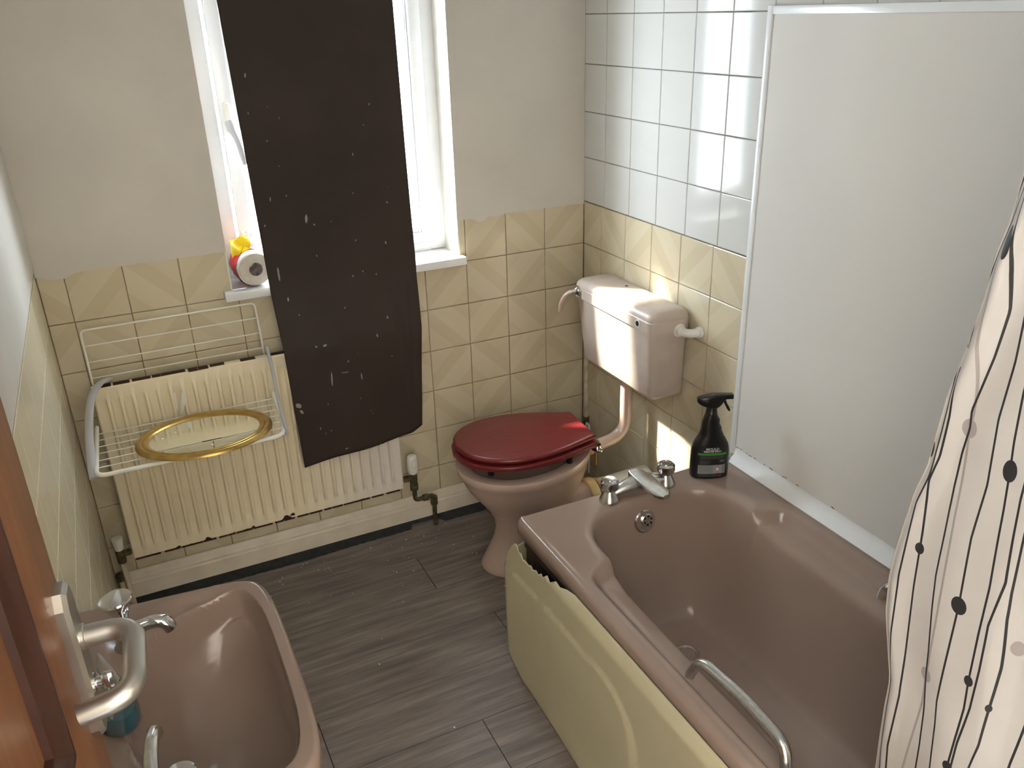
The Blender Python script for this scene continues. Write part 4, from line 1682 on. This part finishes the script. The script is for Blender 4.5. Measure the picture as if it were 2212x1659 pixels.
# ------------------------------------------------------------------ washbasin
wbn = thing('washbasin', 'taupe ceramic washbasin on a pedestal under the door handle', 'washbasin')
BCX, BCY, BZ = -1.545, -1.415, .750
half = [(-1.395, 0), (-1.3955, .07), (-1.397, .13), (-1.400, .18), (-1.406, .215), (-1.417, .240), (-1.437, .2555), (-1.470, .265), (-1.530, .272), (-1.640, .281), (-1.748, .284)]
hs = [(p.x, p.y) for p in smooth_path([(a, b, 0) for a, b in half], 5)]
OUT = [(a, BCY + b) for a, b in hs] + [(a, BCY - b) for a, b in reversed(hs)][:-1]
bowl = [(-1.418, 0), (-1.4185, .07), (-1.421, .13), (-1.427, .175), (-1.436, .205), (-1.450, .226), (-1.470, .234), (-1.500, .231), (-1.540, .222), (-1.590, .200), (-1.630, .170), (-1.655, .12), (-1.668, .06), (-1.672, 0)]
bs = [(p.x, p.y) for p in smooth_path([(a, b, 0) for a, b in bowl], 4)]
BOWL = [(a, BCY + b) for a, b in bs] + [(a, BCY - b) for a, b in reversed(bs[1:-1])]
# radial grid
NA, NR = 260, 96
Oa = np.array(OUT + [OUT[0]])
seg = np.hypot(*(np.diff(Oa, axis=0).T))
cum = np.concatenate([[0], np.cumsum(seg)])
ss = np.linspace(0, cum[-1], NA, endpoint=False)
ox = np.interp(ss, cum, Oa[:, 0])
oy = np.interp(ss, cum, Oa[:, 1])
tr_ = np.concatenate([np.linspace(1, .75, 60), np.linspace(.75, .03, NR - 60 + 1)[1:]])
RX_ = BCX + np.outer(tr_, ox - BCX)
RY_ = BCY + np.outer(tr_, oy - BCY)
db = sdf(BOWL, RX_, RY_)
do = sdf(OUT, RX_, RY_)
Zb = np.full(RX_.shape, BZ)
Zb += .012 * sstep(-1.62, -1.72, RX_)                       # raised tap shelf
side = sstep(.10, .20, np.abs(RY_ - BCY)) * sstep(-1.44, -1.52, RX_)
Zb -= .012 * side * sstep(.010, .035, do) * sstep(-.06, -.005, db)   # hollowed side rims
# bowl depth from a smooth Poisson dome over the bowl outline
pgx = np.linspace(-1.70, -1.40, 76)
pgy = np.linspace(BCY - .25, BCY + .25, 126)
PX, PY = np.meshgrid(pgx, pgy)
pin = sdf(BOWL, PX, PY) > 0
ph_ = np.zeros(PX.shape)
hh_ = pgx[1] - pgx[0]
for _ in range(2600):
    ph_[1:-1, 1:-1] = np.where(pin[1:-1, 1:-1], (ph_[:-2, 1:-1] + ph_[2:, 1:-1] + ph_[1:-1, :-2] + ph_[1:-1, 2:] + hh_ * hh_) / 4, 0)
ph_ /= ph_.max()
fx = np.clip((RX_ - pgx[0]) / hh_, 0, len(pgx) - 1.001)
fy = np.clip((RY_ - pgy[0]) / (pgy[1] - pgy[0]), 0, len(pgy) - 1.001)
ix, iy = fx.astype(int), fy.astype(int)
fx, fy = fx - ix, fy - iy
pv_ = ph_[iy, ix] * (1 - fx) * (1 - fy) + ph_[iy, ix + 1] * fx * (1 - fy) + ph_[iy + 1, ix] * (1 - fx) * fy + ph_[iy + 1, ix + 1] * fx * fy
m_k = (db > .012) & (db < .018)
kk_ = float(np.median(pv_[m_k] / db[m_k]))
wq = sstep(.006, .018, db)
pv_ = np.where(db > 0, wq * pv_ + (1 - wq) * kk_ * db, 0)
Zb -= .172 * ((pv_ + .010) ** .44 - .010 ** .44) / (1.010 ** .44 - .010 ** .44)
Zb -= np.where(do < .011, .011 - np.sqrt(np.maximum(.011 ** 2 - (.011 - np.clip(do, 0, .011)) ** 2, 0)), 0)
V = [(RX_[j, i], RY_[j, i], Zb[j, i]) for j in range(len(tr_)) for i in range(NA)]
F = []
for j in range(len(tr_) - 1):
    for i in range(NA):
        F.append((j * NA + i, j * NA + (i + 1) % NA, (j + 1) * NA + (i + 1) % NA, (j + 1) * NA + i))
F.append(tuple((len(tr_) - 1) * NA + i for i in range(NA)))
prev = 0
for z, sc_ in ((.722, 1.0), (.700, .985), (.66, .955), (.62, .88), (.585, .74), (.560, .55), (.552, .42)):
    st_ = len(V)
    for i in range(NA):
        x = -1.748 + (ox[i] + 1.748) * sc_
        V.append((x, BCY + (oy[i] - BCY) * sc_, z))
    for i in range(NA):
        F.append((prev + i, st_ + i, st_ + (i + 1) % NA, prev + (i + 1) % NA))
    prev = st_
F.append(tuple(prev + i for i in range(NA))[::-1])
mesh_obj('basin', V, F, M_taupe_c, wbn, 180)
ped = MB()
rings = []
for z, a, b in ((0, .085, .105), (.02, .083, .102), (.10, .072, .088), (.35, .068, .082), (.50, .078, .095), (.565, .095, .12)):
    rings.append([(x, y, z) for x, y in superell(a, b, 36, 2.4, -1.655, BCY)])
ped.loft(rings)
ped.build('pedestal', M_taupe_c, wbn, smooth=60)


def basin_z(x, y):
    k = np.argmin((RX_ - x) ** 2 + (RY_ - y) ** 2)
    return float(Zb.flat[k])


DX_, DY_ = -1.598, -1.53
zdn = basin_z(DX_, DY_)
dn = MB()
dn.lathe([(.030, 0), (.030, .003), (.024, .003), (.020, -.002)], 28, Matrix.Translation((DX_, DY_, zdn - .001)) @ Matrix.Rotation(math.radians(14), 4, 'Y'))
dn.build('drain', M_dullchrome, wbn, smooth=40)


def tap_knob(parent, M, mat):
    """flared crutch-less knob: flat oval cap on four tapering ribs"""
    kn_ = MB()
    rings_ = []
    for (rr, z, lob) in ((.0075, 0, 0), (.0085, .006, .25), (.0110, .016, .5), (.0170, .028, .45), (.0215, .036, .2), (.0225, .040, 0), (.0215, .0425, 0), (.0150, .0440, 0)):
        rings_.append([(rr * (1 - lob * .5 * (.5 - .5 * math.cos(4 * a))) * math.cos(a), rr * (1 - lob * .5 * (.5 - .5 * math.cos(4 * a))) * math.sin(a), z) for a in np.linspace(0, 2 * PI, 40, endpoint=False)])
    kn_.loft(rings_, True, True, M)
    return kn_.build('knob', mat, parent, smooth=35)


zt_far = basin_z(-1.652, -1.262)
tp = thing('basin_tap', 'chrome pillar tap with a flared knob at the far corner of the washbasin', 'tap', (-1.650, -1.262, zt_far))
tp.scale = (1.22, 1.22, 1.3)
tb = MB()
tb.lathe([(.021, -.004), (.021, .004), (.018, .008), (.0155, .018), (.0150, .030), (.012, .036), (.010, .040)], 24)
tb.build('tap_body', M_chrome, tp, smooth=40)
spt = smooth_path([(0, 0, .024), (.020, -.002, .030), (.038, -.004, .033), (.052, -.006, .029), (.058, -.007, .018)], 5)
MB().tube(spt, [.0105] * 6 + [.0098] * 8 + [.0105] * 7, 14, flat=(.9, 1.1)).build('spout', M_chrome, tp, smooth=50)
tap_knob(tp, Matrix.Translation((0, 0, .040)) @ Matrix.Rotation(math.radians(-4), 4, 'Y'), M_chrome)

zt_n = basin_z(-1.640, -1.585)
tm = thing('basin_mixer_tap', 'chrome tap with two knobs and a slim spout at the near end of the washbasin', 'tap', (-1.632, -1.640, zt_n))
tb = MB()
tb.lathe([(.023, -.004), (.023, .006), (.020, .012), (.019, .045), (.016, .052)], 24)
tb.box(-.045, .045, -.012, .012, .022, .044, bev=.006)
tb.build('tap_body', M_dullchrome, tm, smooth=40)
spt = smooth_path([(-.002, 0, .042), (.000, .028, .062), (.004, .058, .070), (.008, .084, .066), (.010, .098, .052)], 5)
MB().tube(spt, [.0105] * 8 + [.0100] * 8 + [.0108] * 5, 14).build('spout', M_dullchrome, tm, smooth=50)
for sx in (-1, 1):
    tap_knob(tm, Matrix.Translation((sx * .036, -.004 - .022 * (sx > 0), .040)), M_chrome)

# soap refill pouch standing on the tap shelf
sp2 = thing('soap_pouch', 'clear soap refill pouch with teal liquid on the washbasin behind the door handle', 'pouch', (-1.674, -1.452, basin_z(-1.69, -1.45) + .001), math.radians(20))


def pouch_ring(z, hw_, hd_, ox_=0, oy_=0, n=24, cr=.0):
    return [(ox_ + hw_ * math.cos(a) * (1 + cr * math.sin(5 * a + z * 150)), oy_ + hd_ * math.sin(a) * (1 + cr * math.cos(4 * a + z * 90)), z) for a in np.linspace(0, 2 * PI, n, endpoint=False)]


MB().loft([pouch_ring(0, .026, .034), pouch_ring(.004, .029, .040), pouch_ring(.020, .029, .041), pouch_ring(.034, .026, .040)]).build('soap_liquid', M_teal, sp2, smooth=60)
MB().loft([pouch_ring(.0, .027, .036), pouch_ring(.004, .031, .043, cr=.02), pouch_ring(.03, .030, .044, cr=.05), pouch_ring(.06, .023, .044, cr=.10), pouch_ring(.085, .012, .044, .003, 0, cr=.12), pouch_ring(.105, .003, .044, .006, 0, cr=.1)]).build('film', M_film, sp2, smooth=40)
MB().box(-.020, -.018, -.030, .034, .030, .090, Matrix.Rotation(.12, 4, 'Y')).build('paper_label', M_greylabel, sp2, smooth=None)

# ------------------------------------------------------------------ shower curtain
sc_t = thing('shower_curtain', 'off-white shower curtain printed with thin lines and dots, hanging into the bath', 'curtain')
EDGE_T = [(1.95, 2.02), (1.9252, 1.565), (1.9187, 1.486), (1.9089, 1.434), (1.9061, 1.37), (1.8942, 1.289), (1.8809, 1.219), (1.874, 1.1415), (1.8719, 1.102), (1.8583, 1.048),
          (1.8468, .957), (1.8403, .879), (1.8462, .805), (1.8663, .724), (1.8772, .683), (1.877, .623), (1.8789, .554), (1.8829, .485), (1.885, .28)]
ez = [b for a, b in EDGE_T][::-1]
es = [a for a, b in EDGE_T][::-1]
CX = -.500


def curtain(s, z):
    """s = distance along the rail (= -y); folds run mostly top to bottom"""
    d = s - np.interp(z, ez, es)
    x = CX
    x += .007 * math.sin(d * 26 + 1.0 * math.sin(z * 2.1)) * min(1, d / .04)
    x += .0015 * math.sin(d * 71 + z * 4)
    # hem fold curling back at the leading edge
    x += .010 * math.exp(-(d / .010) ** 2)
    # pleat where the upper part is gathered
    x -= .020 * math.exp(-((d - .018 - .05 * max(0, z - 1.25)) / .014) ** 2) * float(sstep(1.15, 1.45, z))
    # deep fold on the right low down
    fs = np.interp(z, [.3, .66, .78, .96, 1.2], [2.07, 2.061, 2.052, 2.039, 2.03])
    x += .016 * float(sstep(fs - .012, fs + .024, s)) * float(sstep(1.12, .88, z))
    return x


NS, NZc = 240, 120
V, F, UV = [], [], []
for j in range(NZc + 1):
    z = .28 + (2.02 - .28) * j / NZc
    s0 = float(np.interp(z, ez, es))
    for i in range(NS + 1):
        s = s0 + (2.54 - s0) * i / NS
        V.append((curtain(s, z), -s, z))
for j in range(NZc):
    for i in range(NS):
        a = j * (NS + 1) + i
        F.append((a, a + 1, a + NS + 2, a + NS + 1))


def mk_curtain():
    t = NT('printed_curtain_cloth')
    geo = t.n('ShaderNodeNewGeometry')
    sep = t.n('ShaderNodeSeparateXYZ')
    tc = t.n('ShaderNodeTexCoord')
    t.l(tc.outputs['Object'], sep.inputs[0])
    s = t.math('MULTIPLY', sep.outputs[1], -1.0)
    z = sep.outputs[2]
    Z0, Z1, S0, S1 = .2, 2.1, 1.8, 2.6
    zn = t.math('DIVIDE', t.math('SUBTRACT', z, Z0), Z1 - Z0)
    sn = t.math('DIVIDE', t.math('SUBTRACT', s, S0), S1 - S0)

    def curve(pts):
        pts = sorted([((b - Z0) / (Z1 - Z0), (a - S0) / (S1 - S0)) for a, b in pts])
        nd = t.n('ShaderNodeFloatCurve')
        c = nd.mapping.curves[0]
        pts = [(0.0, pts[0][1])] + [p for p in pts if 0 < p[0] < 1] + [(1.0, pts[-1][1])]
        while len(c.points) < len(pts):
            c.points.new(.5, .5)
        for p, (a, b) in zip(c.points, pts):
            p.location = (a, b)
            p.handle_type = 'VECTOR'
        nd.mapping.update()
        t.l(zn, nd.inputs['Value'])
        return nd.outputs[0]

    def line(pts, w, zlo=None, zhi=None):
        d = t.math('ABSOLUTE', t.math('SUBTRACT', sn, curve(pts)))
        m = t.math('LESS_THAN', d, w / (S1 - S0))
        if zlo is not None:
            m = t.math('MULTIPLY', m, t.math('GREATER_THAN', z, zlo))
        if zhi is not None:
            m = t.math('MULTIPLY', m, t.math('LESS_THAN', z, zhi))
        return m

    def dot(s_, z_, rs, rz):
        a = t.math('POWER', t.math('DIVIDE', t.math('SUBTRACT', s, s_), rs), 2.0)
        b = t.math('POWER', t.math('DIVIDE', t.math('SUBTRACT', z, z_), rz), 2.0)
        return t.math('LESS_THAN', t.math('ADD', a, b), 1.0)

    def union(ms):
        m = ms[0]
        for q in ms[1:]:
            m = t.math('MAXIMUM', m, q)
        return m

    A = [(1.93, 1.75), (1.8885, 1.2577), (1.8891, 1.2103), (1.8861, 1.1535), (1.8817, 1.087), (1.8684, 1.033), (1.8628, .8936), (1.8687, .7822), (1.882, .6699), (1.8889, .5451), (1.8959, .4981)]
    B = [(1.936, 1.75), (1.8943, 1.2598), (1.8955, 1.1948), (1.8921, 1.1246), (1.8829, 1.0811), (1.8865, .988), (1.8869, .9579), (1.8896, .8893), (1.899, .7656), (1.9053, .673), (1.903, .5586), (1.908, .5102)]
    Cc = [(1.942, 1.4902), (1.9449, 1.417), (1.9479, 1.369), (1.9389, 1.2989), (1.9227, 1.2124), (1.9255, 1.1855), (1.9218, 1.1452), (1.9212, 1.088), (1.9243, 1.0105), (1.9264, .9356), (1.9435, .8006), (1.9458, .7543), (1.9529, .69), (1.9595, .6128), (1.9616, .5639)]
    D = [(1.9235, 1.3803), (1.9203, 1.3129), (1.9267, 1.2081), (1.9255, 1.1855), (1.9298, 1.1367), (1.9335, 1.0752), (1.9395, .9857), (1.9454, .8767), (1.9476, .7807), (1.9458, .7543), (1.9472, .693), (1.9402, .5942), (1.9374, .5397)]
    E_ = [(1.975, 1.75), (1.9676, 1.38), (1.9707, 1.3048), (1.9678, 1.2201), (1.9752, 1.1227), (1.9711, 1.0318), (1.9762, .9144), (1.9761, .8112), (1.9764, .7267), (1.9897, .5921)]
    F_ = [(1.996, 1.75), (1.9932, 1.2699), (1.9977, 1.199), (2.0022, 1.1576), (2.007, 1.097), (2.0143, .9737), (2.0142, .8915), (2.0161, .8012), (2.0196, .749), (2.0181, .677), (2.017, .6269)]
    G = [(2.03, 1.75), (2.0266, 1.1259), (2.0335, .9932), (2.0248, .9134), (2.0276, .8306), (2.0278, .7563), (2.0227, .6813), (2.0223, .6248)]
    H = [(2.045, 1.75), (2.0427, 1.0563), (2.0424, .9796), (2.044, .9343), (2.0512, .8498), (2.0517, .7924), (2.0527, .702), (2.0476, .6501)]
    I_ = [(2.10, 1.75), (2.0966, .8244), (2.0946, .7645), (2.0922, .6949)]
    U1 = [(1.93, 1.75), (1.9279, 1.5513), (1.9147, 1.48), (1.9026, 1.4114), (1.8964, 1.3344)]
    U2 = [(1.94, 1.75), (1.9325, 1.5311), (1.9205, 1.4663), (1.9075, 1.4022), (1.9008, 1.3413)]
    far = [[(2.14, 1.75), (2.15, 1.1), (2.145, .5)], [(2.20, 1.75), (2.19, 1.0), (2.205, .5)], [(2.27, 1.75), (2.28, 1.1), (2.27, .5)], [(2.36, 1.75), (2.35, 1.0), (2.36, .5)], [(2.45, 1.75), (2.455, 1.1), (2.44, .5)]]
    w = .0017
    black = union([line(A, w * .9, None, 1.27), line(B, w, None, 1.27), line(Cc, w), line(E_, w), line(F_, w), line(G, w), line(H, w * .9), line(I_, w), line(U1, w * .8, 1.30), line(U2, w * .8, 1.30)]
                  + [line(p, w) for p in far]
                  + [dot(2.0022, 1.1576, .0105, .0165), dot(1.8869, .9579, .0075, .0100), dot(1.9762, .9144, .0125, .0150), dot(2.0161, .8012, .0072, .0095), dot(2.017, .6269, .008, .010), dot(1.9342, 1.4594, .0075, .022), dot(1.8733, 1.1284, .005, .014), dot(2.0513, .7749, .004, .007)])
    grey = union([line(D, .0021), dot(1.9255, 1.1855, .0118, .0145), dot(1.9458, .7543, .0112, .0128), dot(2.0612, .8894, .008, .013)])
    n = t.noise(tc.outputs['Object'], 6, 3)
    cloth = t.ramp(n, [(.3, rgb(200, 193, 185)), (.7, rgb(208, 202, 194))])
    c = t.mix(grey, cloth, rgb(166, 156, 150))
    c = t.mix(black, c, rgb(44, 44, 44))
    return t.set(c, .55)


co_ = mesh_obj('cloth', V, F, mk_curtain(), sc_t, 180)
hem = MB()
hp = []
for z in np.linspace(.285, 2.015, 90):
    s0 = float(np.interp(z, ez, es))
    hp.append((curtain(s0, z) + .001, -s0 - .0005, z))
hem.tube(hp, .0014, 6)
hem.build('hem', simple('hem_cloth', rgb(206, 192, 176), .6), sc_t, smooth=60)
ct_rail = thing('curtain_rail', 'slim white shower curtain rail above the bathtub', 'rail')
MB().tube([(CX, YF + .004, 2.035), (CX, -.003, 2.035)], .010, 12).build('rail_tube', M_white_pl, ct_rail, smooth=60)
for s in np.linspace(1.97, 2.52, 9):
    pts = [(CX + .016 * math.cos(a), -s, 2.031 + .018 * math.sin(a)) for a in np.linspace(0, 2 * PI, 16, endpoint=False)]
    MB().tube(pts, .0015, 6, closed=True).build('curtain_ring', M_white_pl, sc_t, smooth=60)

# ------------------------------------------------------------------ paint flecks and chips lying on the floor
fk = MB()
random.seed(33)
FL = [(-.735, -.12), (-.76, -.16), (-.70, -.15), (-.66, -.22), (-.83, -.15), (-.90, -.20), (-.84, -.30), (-.95, -.42), (-.90, -.36), (-1.06, -.32), (-.62, -.30), (-.57, -.13), (-.60, -.16),
      (-1.083, -.681), (-.67, -.105), (-1.00, -.12), (-1.10, -.10), (-1.13, -.14), (-1.25, -.12), (-1.17, -.085), (-.86, -.12), (-.80, -.11), (-.56, -.50), (-.60, -.52)]
FL += [(random.uniform(-1.35, -.55), -.08 - abs(random.gauss(0, .16))) for _ in range(26)]
FL += [(random.uniform(-1.35, -.78), random.uniform(-1.6, -.3)) for _ in range(8)]
for (x, y) in FL:
    r_ = random.uniform(.0010, .0030)
    a0_ = random.random() * 6
    top_ = [(x + r_ * random.uniform(.6, 1.2) * math.cos(a0_ + k * 2 * PI / 5), y + r_ * random.uniform(.6, 1.2) * math.sin(a0_ + k * 2 * PI / 5), .0012) for k in range(5)]
    fk.add(top_ + [(a, b, .0) for a, b, c in top_], [(0, 1, 2, 3, 4)] + [(k, k + 5, (k + 1) % 5 + 5, (k + 1) % 5) for k in range(5)])
fo = fk.build('paint_fleck', M_fleck, None, smooth=None)
fo['kind'] = 'stuff'
tag(fo, 'tiny white paint flecks scattered over the grey floor below the radiator', 'paint flecks')
